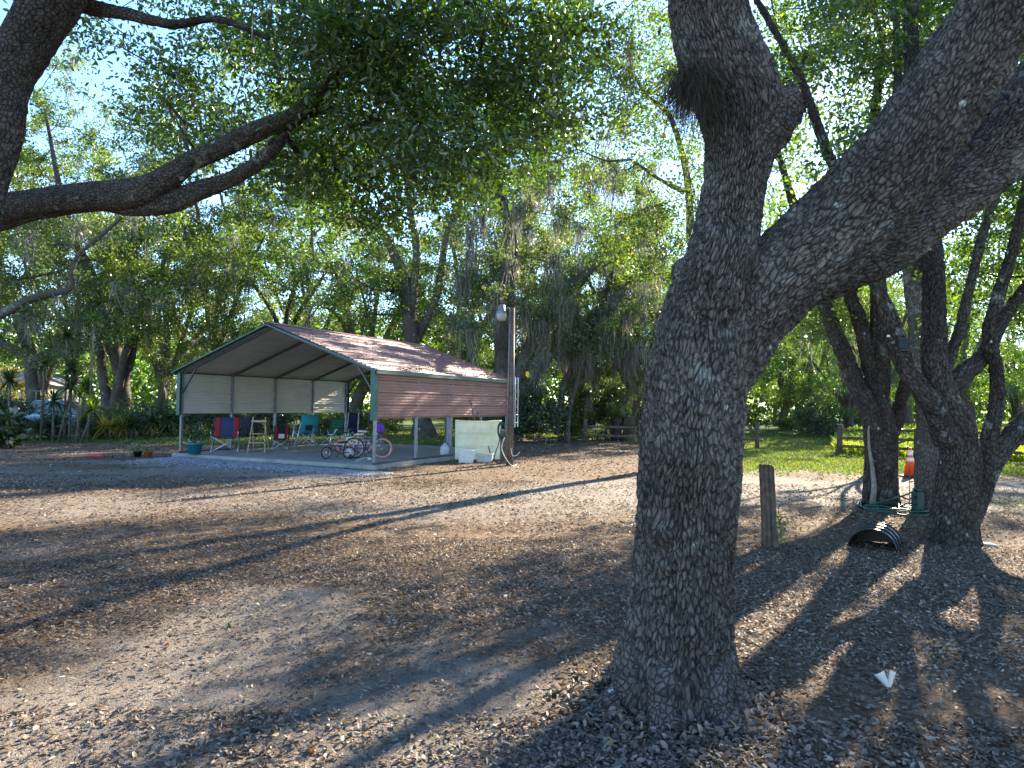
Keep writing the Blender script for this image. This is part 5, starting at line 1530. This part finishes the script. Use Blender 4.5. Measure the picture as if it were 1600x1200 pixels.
lx, lz = P(784, 490, pb.y).x - pb.x, P(784, 500, pb.y).z
MB().lathe([(.05, .22), (.085, .20), (.09, .08), (.13, .04), (.135, .0)], (lx, -.18, lz + .16), 16).build('lamp_housing', m_galv, lp, True)
MB().lathe([(.138, .0), (.135, -.10), (.115, -.17), (.09, -.20), (.02, -.205)], (lx, -.18, lz + .158), 16).build('lamp_lens', m_glass, lp, True)
# shorter timber beside it
o = MB().box((0, 0, .42), (.16, .14, .98)).build('timber_post', m_pole, None, bevel=.012); o.location = tuple(G(786, 724)); o.rotation_euler = (0, 0, R(12))
tag(o, 'short square timber stub standing against the foot of the light pole', 'post')
# ladder
la = empty('ladder', tuple(cw(.34, 7.25)), -CA + R(98), 'short aluminium ladder hanging at the back corner of the carport, right behind the light pole', 'ladder')
for s in (-1, 1): MB().bar((s * .15, 0, .85), (s * .15, 0, 2.5), .03, .05, 0, (1, 0, 0)).build('rail', m_alu, la)
for k_ in range(6): MB().tube([(-.15, 0, 1.0 + k_ * .26), (.15, 0, 1.0 + k_ * .26)], .014, 6).build('rung', m_alu, la)
# cream ribbed panel
pa, pc = G(711, 719), G(784, 719)
vec = pc - pa; Lp = vec.length
pn = empty('cream_panel', tuple(pa), math.atan2(vec.y, vec.x), 'cream ribbed panel propped under the end of the red wall', 'panel')
for q_ in range(3):
    z0, z1 = .02 + q_ * .375, .02 + (q_ + 1) * .375
    def pf(u, v, z0=z0, z1=z1, q_=q_):
        rib = .030 * max(0, 1 - abs(v - .93) / .07)
        return Vector((Lp * u, -.02 * math.sin(math.pi * u) * (1 + .6 * q_) + .05 * v * 0 - rib + .012 * math.sin(u * 9 + q_) + .05 * (q_ + v), z0 + (z1 - z0) * v - .03 * math.sin(math.pi * u) * (q_ == 2) * v))
    MB().grid(pf, 18, 14, 0, .006).build('panel_band', m_cream, pn, True)
# shovel, rake
def tool(name, foot, top, label, head, cat):
    t = empty(name, tuple(foot), 0, label, cat); d = Vector(top) - Vector(foot)
    MB().tube([d * .06, d * .97], .016, 8).build('handle', m_wood, t, True)
    if head == 'shovel':
        n_ = d.normalized(); x = Vector((1, 0, 0)); y = n_.cross(x)
        b = MB(); b.grid(lambda u, v: n_ * (.02 + .36 * v) + x * (u - .5) * (.30 if v < .99 else .26) * (.75 + .25 * v) - y * (.05 * math.sin(math.pi * u)), 6, 6, 0, .004)
        b.build('blade', m_galv, t, True)
        MB().tube([n_ * .34, n_ * .50], [.03, .019], 8).build('socket', m_dark, t, True)
        MB().tube([d * .97, d * .985 + Vector((-.06, 0, .02)), d * 1.03 + Vector((-.05, 0, .03)), d * 1.03 + Vector((.04, 0, .0)), d * .975], .011, 6).build('grip', m_black, t, True)
    else:
        b = MB(); b.tube([(-.18, 0, .03), (.18, 0, .03)], .01, 6)
        for i in range(9): b.tube([(-.17 + i * .0425, 0, .03), (-.17 + i * .0425, -.04, -.02)], .005, 4)
        b.build('rake_head', m_dark, t)
tool('shovel', G(752, 718), P(736, 629, 20.75), 'wide-bladed shovel leaning on the red wall above the cream panel', 'shovel', 'shovel')
tool('rake', G(770, 720), P(745, 641, 21.0), 'long-handled rake leaning on the red wall right of the shovel', 'rake', 'rake')
# crate, box, jug
def crate(loc, rz, dx, dy, h, m, label, name, cat):
    c = empty(name, loc, rz, label, cat)
    b = MB()
    t_ = .012; k1 = .86
    def ringv(s, z): return [(-dx / 2 * s, -dy / 2 * s, z), (dx / 2 * s, -dy / 2 * s, z), (dx / 2 * s, dy / 2 * s, z), (-dx / 2 * s, dy / 2 * s, z)]
    vs = ringv(k1, 0) + ringv(1, h) + ringv(1 - .07, h) + ringv(k1 - .07, t_)
    fs = [(3, 2, 1, 0)] + [(i, (i + 1) % 4, 4 + (i + 1) % 4, 4 + i) for i in range(4)] + [(4 + i, 4 + (i + 1) % 4, 8 + (i + 1) % 4, 8 + i) for i in range(4)] + [(8 + i, 8 + (i + 1) % 4, 12 + (i + 1) % 4, 12 + i) for i in range(4)] + [(12, 13, 14, 15)]
    b.add(vs, fs); b.build('tub', m, c, bevel=.006)
    r_ = MB()
    for a, bb_ in (((-dx / 2, -dy / 2), (dx / 2, -dy / 2)), ((dx / 2, -dy / 2), (dx / 2, dy / 2)), ((dx / 2, dy / 2), (-dx / 2, dy / 2)), ((-dx / 2, dy / 2), (-dx / 2, -dy / 2))):
        r_.tube([(a[0], a[1], h), (bb_[0], bb_[1], h)], .012, 6)
    r_.build('rim', m, c, True)
    return c
crate(tuple(G(728, 723)), R(6), .44, .34, .34, m_white, 'white plastic tub standing at the left foot of the cream panel', 'plastic_tub', 'tub')
crate(tuple(G(757, 722)), R(-4), .46, .26, .22, plain('grey_tub', (.5, .5, .5), .6), 'pale grey planter box under the shovel blade', 'planter_box', 'planter box')
o = empty('water_jug', on_slab(695, 712), R(20), 'translucent grey water jug at the slab edge by the double post', 'jug')
MB().lathe([(.12, 0), (.14, .03), (.14, .22), (.10, .29), (.04, .33), (.04, .37)], (0, 0, 0), 14).build('bottle', plain('grey_jug', (.42, .44, .48), .35), o, True)
MB().lathe([(.045, .365), (.045, .40)], (0, 0, 0), 10).build('cap', m_bluep, o)
# hose hung on the stub, running down
def hose(name, pts, r, m, label, cat='hose', group=None):
    from mathutils import geometry
    P_, _r = catmull(np.array([tuple(p) for p in pts]), np.ones(len(pts)), .04)
    o = MB().tube([tuple(p) for p in P_], r, 6).build(name, m, None, True)
    return tag(o, label, cat, group)
c0 = P(784, 672, 18.45); pts = []
for k_ in range(44):
    a = k_ * .62; rr_ = .17 + .03 * math.sin(k_ * 1.7)
    pts.append(c0 + Vector((math.cos(a) * rr_ * .55, -.05 + .06 * math.sin(k_ * .9), math.sin(a) * rr_ * 1.15)))
pts += [P(780, 690, 18.4), P(775, 705, 18.4), G(772, 721) + Vector((0, 0, .02)), G(779, 724) + Vector((0, 0, .02))]
hose('garden_hose', pts, .014, m_hose, 'green hose looped on the timber stub beside the light pole')
pts = [P(788, 684, 18.3), P(784, 700, 18.25), P(790, 716, 18.2), G(800, 729) + Vector((0, 0, .02)), G(806, 728) + Vector((0, 0, .02))]
hose('cable', pts, .012, m_white, 'pale loose cable curving down to the foot of the light pole', 'cable')
pts = [P(798, 700, 18.5), P(801, 712, 18.5), P(808, 711, 18.5), P(812, 706, 18.5)]
hose('wire', pts, .008, m_white, 'thin white wire curling out right of the light pole', 'wire')
# yellow tag at the roof corner
o = MB().box((0, 0, 0), (.10, .02, .16)).build('yellow_tag', plain('yellow_plastic', (.75, .55, .02), .4), None, bevel=.004); o.location = tuple(cw(.62, 7.45, 2.62))
tag(o, 'small yellow tag at the back corner of the carport roof beside the pole', 'tag')
# dark round post and red seat by the thicket
pp = G(963, 688)
o = MB().lathe([(.26, -.1), (.245, .3), (.25, .8), (.235, 1.0), (.18, 1.04), (.02, 1.05)], (0, 0, 0), 16).build('round_post', plain('charred_wood', (.045, .04, .038), .9, 0, .5, 6, .6), None, True); o.location = (pp.x, pp.y, 0)
tag(o, 'thick dark round post with a pale worn top in front of the thicket', 'post')
b_ = empty('garden_bench', gpt(1000, 683), R(15), 'small rust-red bench half hidden by the foreground trunk', 'bench')
m_rr = plain('rust_red_wood', (.28, .06, .03), .8, 0, .2, 10)
for k_ in range(3): MB().box((0, -.14 + .14 * k_, .46), (1.0, .12, .03)).build('seat_slat', m_rr, b_)
for k_ in range(2): MB().box((0, .22, .62 + .15 * k_), (1.0, .03, .12)).build('back_slat', m_rr, b_)
for s in (-.42, .42):
    MB().box((s, -.16, .22), (.05, .05, .44)).build('leg', m_rr, b_); MB().box((s, .25, .4), (.05, .04, .8)).build('leg', m_rr, b_)

# ------------------------------------------------------------------ posts, fence, cone and yard things on the right
def rough_post(name, pbase, w, h, label, m, lean=(0, 0), seed=1, cat='post', top=.0):
    rng = random.Random(seed); n = 28; z_ = [-.12, .0, .12, .3, .5, .7, .88, .97, 1.0]
    vs = []; offs = [(1.06 if j % 3 else .86) + rng.uniform(-.08, .08) for j in range(n)]
    for zi in z_:
        f = 1.18 if zi <= 0 else (1.08 if zi < .2 else 1.0)
        for j in range(n):
            q = 2 * math.pi * j / n
            r_ = w / 2 * f * offs[j] * (1 + rng.uniform(-.04, .04))
            vs.append((math.cos(q) * r_ + lean[0] * zi * h, math.sin(q) * r_ + lean[1] * zi * h, zi * h + (rng.uniform(-.02, .01) if zi == 1 else 0)))
    fs = [(i * n + j, i * n + (j + 1) % n, (i + 1) * n + (j + 1) % n, (i + 1) * n + j) for i in range(len(z_) - 1) for j in range(n)]
    fs.append(tuple((len(z_) - 1) * n + j for j in range(n)))
    o = MB().add(vs, fs).build(name, m, None); o.location = (pbase.x, pbase.y, 0)
    return tag(o, label, cat)
m_postw = plain('old_post_wood', (.115, .082, .058), .95, 0, .5, 11, .9)
rough_post('wooden_post', G(1203, 856), .155, .95, 'short weathered wooden post standing in the leaves right of the foreground oak', m_postw, (-.05, 0), 3)
rng = np.random.default_rng(12)
vb = G(1212, 848)
c = rng.normal(size=(260, 3)) * np.array([.05, .05, .13]) + np.array([vb.x + .02, vb.y - .02, .19]); c[:, 2] = np.abs(c[:, 2])
V, F, T = leaf_geo(c, .035, rng, .1, .6)
o = link('ivy_sprig', np_mesh('ivy_sprig', V, F, M['leaf_bright'], False, {'tint': T})); tag(o, 'small green vine climbing the right side of the short wooden post', 'vine')

# rail fence
fl_ = (FB - FA).length; fdir = (FB - FA).normalized()
fe = empty('rail_fence', (FA.x, FA.y, 0), math.atan2(fdir.y, fdir.x), 'weathered post and rail fence overgrown with weeds along the sunny field', 'fence')
npst = 5
for k_ in range(npst + 1):
    x = k_ * 2.35
    q = MB(); q.tube([(x, 0, -.15), (x, 0, .5), (x + .01, 0, .98 if k_ else 1.06)], [.085, .08, .078] if k_ else [.11, .10, .10], 10); q.build('post', m_postw, fe, True)
    if k_ < npst:
        for z in (.28, .58, .88):
            MB().bar((x + .06, -.10, z + .02 * math.sin(k_ * 3 + z * 5)), (x + 2.30, -.10, z + .02 * math.sin(k_ * 2 + z)), .10, .045, 0, (0, 1, 0)).build('rail', m_postw, fe)
MB().bar((.95, -.16, .04), (2.2, -.16, .66), .07, .05, 0, (0, 1, 0)).build('brace', m_postw, fe)
n = 12000
xx = rng.random(n) * npst * 2.35; zz = np.abs(np.where(rng.random(n) < .55, .86 + rng.normal(size=n) * .07, rng.random(n) * .8))
yy = rng.normal(size=n) * .10
ca, sa = fdir.x, fdir.y
k = (fbm(xx * 1.1, zz * 2, 4) > .42)
C = np.stack([FA.x + xx * ca - yy * sa, FA.y + xx * sa + yy * ca, zz], 1)[k]
V, F, T = leaf_geo(C, .075, rng, .3, .5)
o = link('fence_vines', np_mesh('fence_vines', V, F, M['leaf_bright'], False, {'tint': T})); tag(o, 'bright vines scrambling over the rail fence', None, None, 'stuff')
GP = G(1183, 701)
g2 = empty('rail_fence', (GP.x, GP.y, 0), math.atan2(.35, -1), 'short stretch of rail fence ending in the left gate post, behind the foreground oak', 'fence')
for k_ in range(4):
    x = k_ * 2.3
    MB().tube([(x, 0, -.15), (x, 0, 1.02)], .085, 10).build('post', m_postw, g2, True)
    if k_ < 3:
        for z in (.35, .72): MB().bar((x + .06, .10, z), (x + 2.24, .10, z), .09, .045, 0, (0, 1, 0)).build('rail', m_postw, g2)
o = rough_post('thick_pole', G(1211, 666), .30, 2.4, 'thick pale wooden pole standing beyond the gateway left of the twin oaks', m_pole, (0, 0), 8, 'pole')
o = rough_post('wooden_post', G(1262, 678), .18, 1.15, 'thin dark post in front of the bushes past the gateway', m_postw, (.03, 0), 9)

# traffic cone
tcx = G(1422, 745)
cn = empty('traffic_cone', (tcx.x, tcx.y, 0), R(12), 'orange traffic cone with two white bands standing between the right-hand oaks', 'traffic cone')
MB().box((0, 0, .02), (.36, .36, .04)).build('base', m_black, cn, bevel=.012)
def cr_(z): return .135 - (.135 - .028) * (z - .04) / .66
MB().lathe([(cr_(.04) + .004, .04), (cr_(.7), .70), (.01, .702)], (0, 0, 0), 24).build('cone', m_orange, cn, True)
for z0, z1 in ((.38, .46), (.52, .63)):
    MB().lathe([(cr_(z0) + .005, z0), (cr_(z1) + .005, z1)], (0, 0, 0), 24, 0, None, False).build('white_band', m_white, cn, True)
# half barrel
hbp = G(1368, 852)
hb_ = empty('half_barrel', (hbp.x, hbp.y, 0), R(-34), 'black ribbed half barrel lying open side down in the leaves', 'half barrel')
RB, LB = .235, .60
def arc(u, v, r=RB):
    a = math.pi * (1 - u); rib = .006 * (1 if (abs(v - .33) < .03 or abs(v - .66) < .03 or v < .04 or v > .96) else 0)
    return Vector((math.cos(a) * (r + rib) * 1.03, -LB / 2 + LB * v, math.sin(a) * (r + rib) * .93))
q = MB(); q.grid(arc, 24, 40, 0, .008); q.build('shell', m_black, hb_, True)
q = MB(); q.grid(lambda u, v: Vector((math.cos(math.pi * (1 - u)) * RB * v * 1.0, LB / 2 - .015, math.sin(math.pi * (1 - u)) * RB * v * .92)), 24, 4, 0, .006); q.build('end_wall', m_black, hb_)
for v_ in (0.0, .33, .66, 1.0):
    MB().tube([tuple(arc(u / 24, v_, RB + .003)) for u in range(25)], .009, 6).build('rib', m_black, hb_, True)
# hose coil on the ground
hc = G(1392, 798); pts = []
for k_ in range(96):
    a = k_ * .36; rr_ = .34 + .16 * math.sin(k_ * .045 + .3) + .035 * math.sin(k_ * 1.3)
    pts.append(Vector((hc.x + math.cos(a) * rr_ * 1.05 + .10 * math.sin(k_ * .06), hc.y + math.sin(a) * rr_ * 1.3, .02 + .07 * (k_ / 96) + .02 * math.sin(k_ * .8))))
pts += [P(1418, 772, 11.0), P(1432, 762, 11.1)]
hose('garden_hose', pts, .013, m_hose, 'loose coil of green garden hose on the leaves between the oaks')
# dark green hose reel box
rl = empty('pump_box', tuple(G(1434, 802)), R(10), 'dark green box with two pipes standing between the split oak and the slim oak', 'pump box')
mg = plain('dark_green_plastic', (.012, .05, .035), .5)
MB().box((0, 0, .17), (.13, .15, .34)).build('case', mg, rl, bevel=.02)
MB().box((0, 0, .365), (.10, .12, .05)).build('top_cap', mg, rl, bevel=.012)
MB().tube([(-.06, -.05, .27), (-.20, -.05, .22), (-.36, -.05, .28)], .012, 6).build('inlet_pipe', m_black, rl, True)
MB().tube([(-.06, -.05, .14), (-.22, -.05, .17), (-.36, -.05, .10)], .012, 6).build('outlet_pipe', m_black, rl, True)
# thin metal stake
sk = G(1421, 826); o = MB().tube([(0, 0, -.1), (.0, 0, .55), (.0, 0, .86)], .006, 5).build('metal_stake', m_dark, None); o.location = (sk.x, sk.y, 0)
tag(o, 'thin metal stake in the ground between the half barrel and the hose', 'stake')
# birdhouse-like dark box and pale insulator in the fork
bx_ = empty('bird_feeder', tuple(P(1411, 538, 8.45)), R(-20), 'small dark box hung in the left fork of the nearest right-hand oak', 'bird feeder')
q = MB(); q.box((0, 0, 0), (.095, .08, .12)); q.build('box', plain('dark_blue_plastic', (.004, .012, .02), .6), bx_, bevel=.006)
MB().box((0.02, -.05, -.075), (.12, .08, .012)).build('perch', m_black, bx_)
MB().box((0, 0, .066), (.115, .10, .012)).build('lid', m_black, bx_)
o = MB().lathe([(.010, 0), (.020, .008), (.018, .026), (.008, .032)], (0, 0, 0), 10).build('insulator', m_white, None, True); o.location = tuple(P(1388, 527, 8.6))
tag(o, 'tiny white knob on the left stem beside the dark hung box', 'knob')
# pale folded leaf in the foreground and a few notable fallen leaves
def big_leaf(px, py, L_, w, m, label, rz, tilt, name='fallen_leaf', split=False, group=None):
    g = G(px, py); z = float(gz(g.x, g.y))
    o = MB()
    def f(u, v):
        wd = w * math.sin(math.pi * (.08 + .86 * u)) ** .8
        return Vector(((v - .5) * wd, 0.02 * math.sin(u * 3) , u * L_)) + Vector((0, -abs(v - .5) * w * .5, 0))
    if split:
        for s, a in ((-1, -30), (1, 24)):
            rot = Matrix.Rotation(R(a), 3, 'Y') @ Matrix.Rotation(R(28 * s), 3, 'Z')
            o.grid(lambda u, v: rot @ Vector(((v - .5) * w * (.35 + .75 * u), -.012 * math.sin(v * 3), -u * -L_)), 6, 5, 0, .0015)
    else: o.grid(f, 6, 4, 0, .001)
    q = o.build(name, m, None, True); q.location = (g.x, g.y, z + .006); q.rotation_euler = (R(tilt), 0, R(rz))
    return tag(q, label, 'leaf', group)
big_leaf(1388, 1074, .095, .055, m_paper, 'whitish split husk standing upright in the leaf litter at the lower right', 5, -12, 'split_husk', True)
m_ol = plain('orange_leaf', (.50, .19, .06), .6, 0, .3, 40); m_tan = plain('tan_leaf', (.52, .40, .24), .6, 0, .25, 40); m_grl = plain('green_leaf', (.07, .15, .03), .5, 0, .3, 40)
for a in [(262, 1014, m_ol, 'orange fallen leaf on the sunlit strip at the lower left', 30), (486, 1172, m_ol, 'orange leaf at the bottom edge left of centre', 200), (362, 1146, m_ol, 'reddish leaf near the bottom edge on bare sand', 80),
          (308, 917, m_ol, 'rusty curled leaf beside the green one in the middle of the yard', 10), (330, 919, m_grl, 'green fallen leaf beside the rusty curled one', 120), (718, 1182, m_tan, 'pale tan leaf at the bottom edge under the open ground', 75),
          (770, 1132, m_tan, 'tan leaf pair below the shadow of the trunk', 300), (362, 982, m_grl, 'green leaf alone on the dark litter left of centre', 45), (130, 1146, m_tan, 'large dull leaf near the bottom left corner', 10),
          (1272, 1128, m_tan, 'pale leaf left of the whitish husk near the bottom', 150), (980, 1150, m_tan, 'tan leaf at the foot of the foreground oak', 60)]:
    big_leaf(a[0], a[1], .07, .038, a[2], a[3], a[4], -78)
# stones near the right oak
for (px, py, sx, lab) in ((1542, 852, .12, 'flat pale stone at the foot of the nearest right-hand oak'), (300, 1032, .022, 'dark pine cone-like clod on the sand at the lower left')):
    g = G(px, py); rng_ = random.Random(px)
    q = MB(); q.grid(lambda u, v: Vector((math.cos(6.283 * u) * math.sin(math.pi * v) * sx * (1 + .12 * math.sin(u * 17)), math.sin(6.283 * u) * math.sin(math.pi * v) * sx * .7, math.cos(math.pi * v) * sx * .28 + sx * .1)), 14, 8, 0, 0)
    o = q.build('stone', m_conc if sx > .05 else m_postw, None, True); o.location = (g.x, g.y, float(gz(g.x, g.y))); tag(o, lab, 'stone')
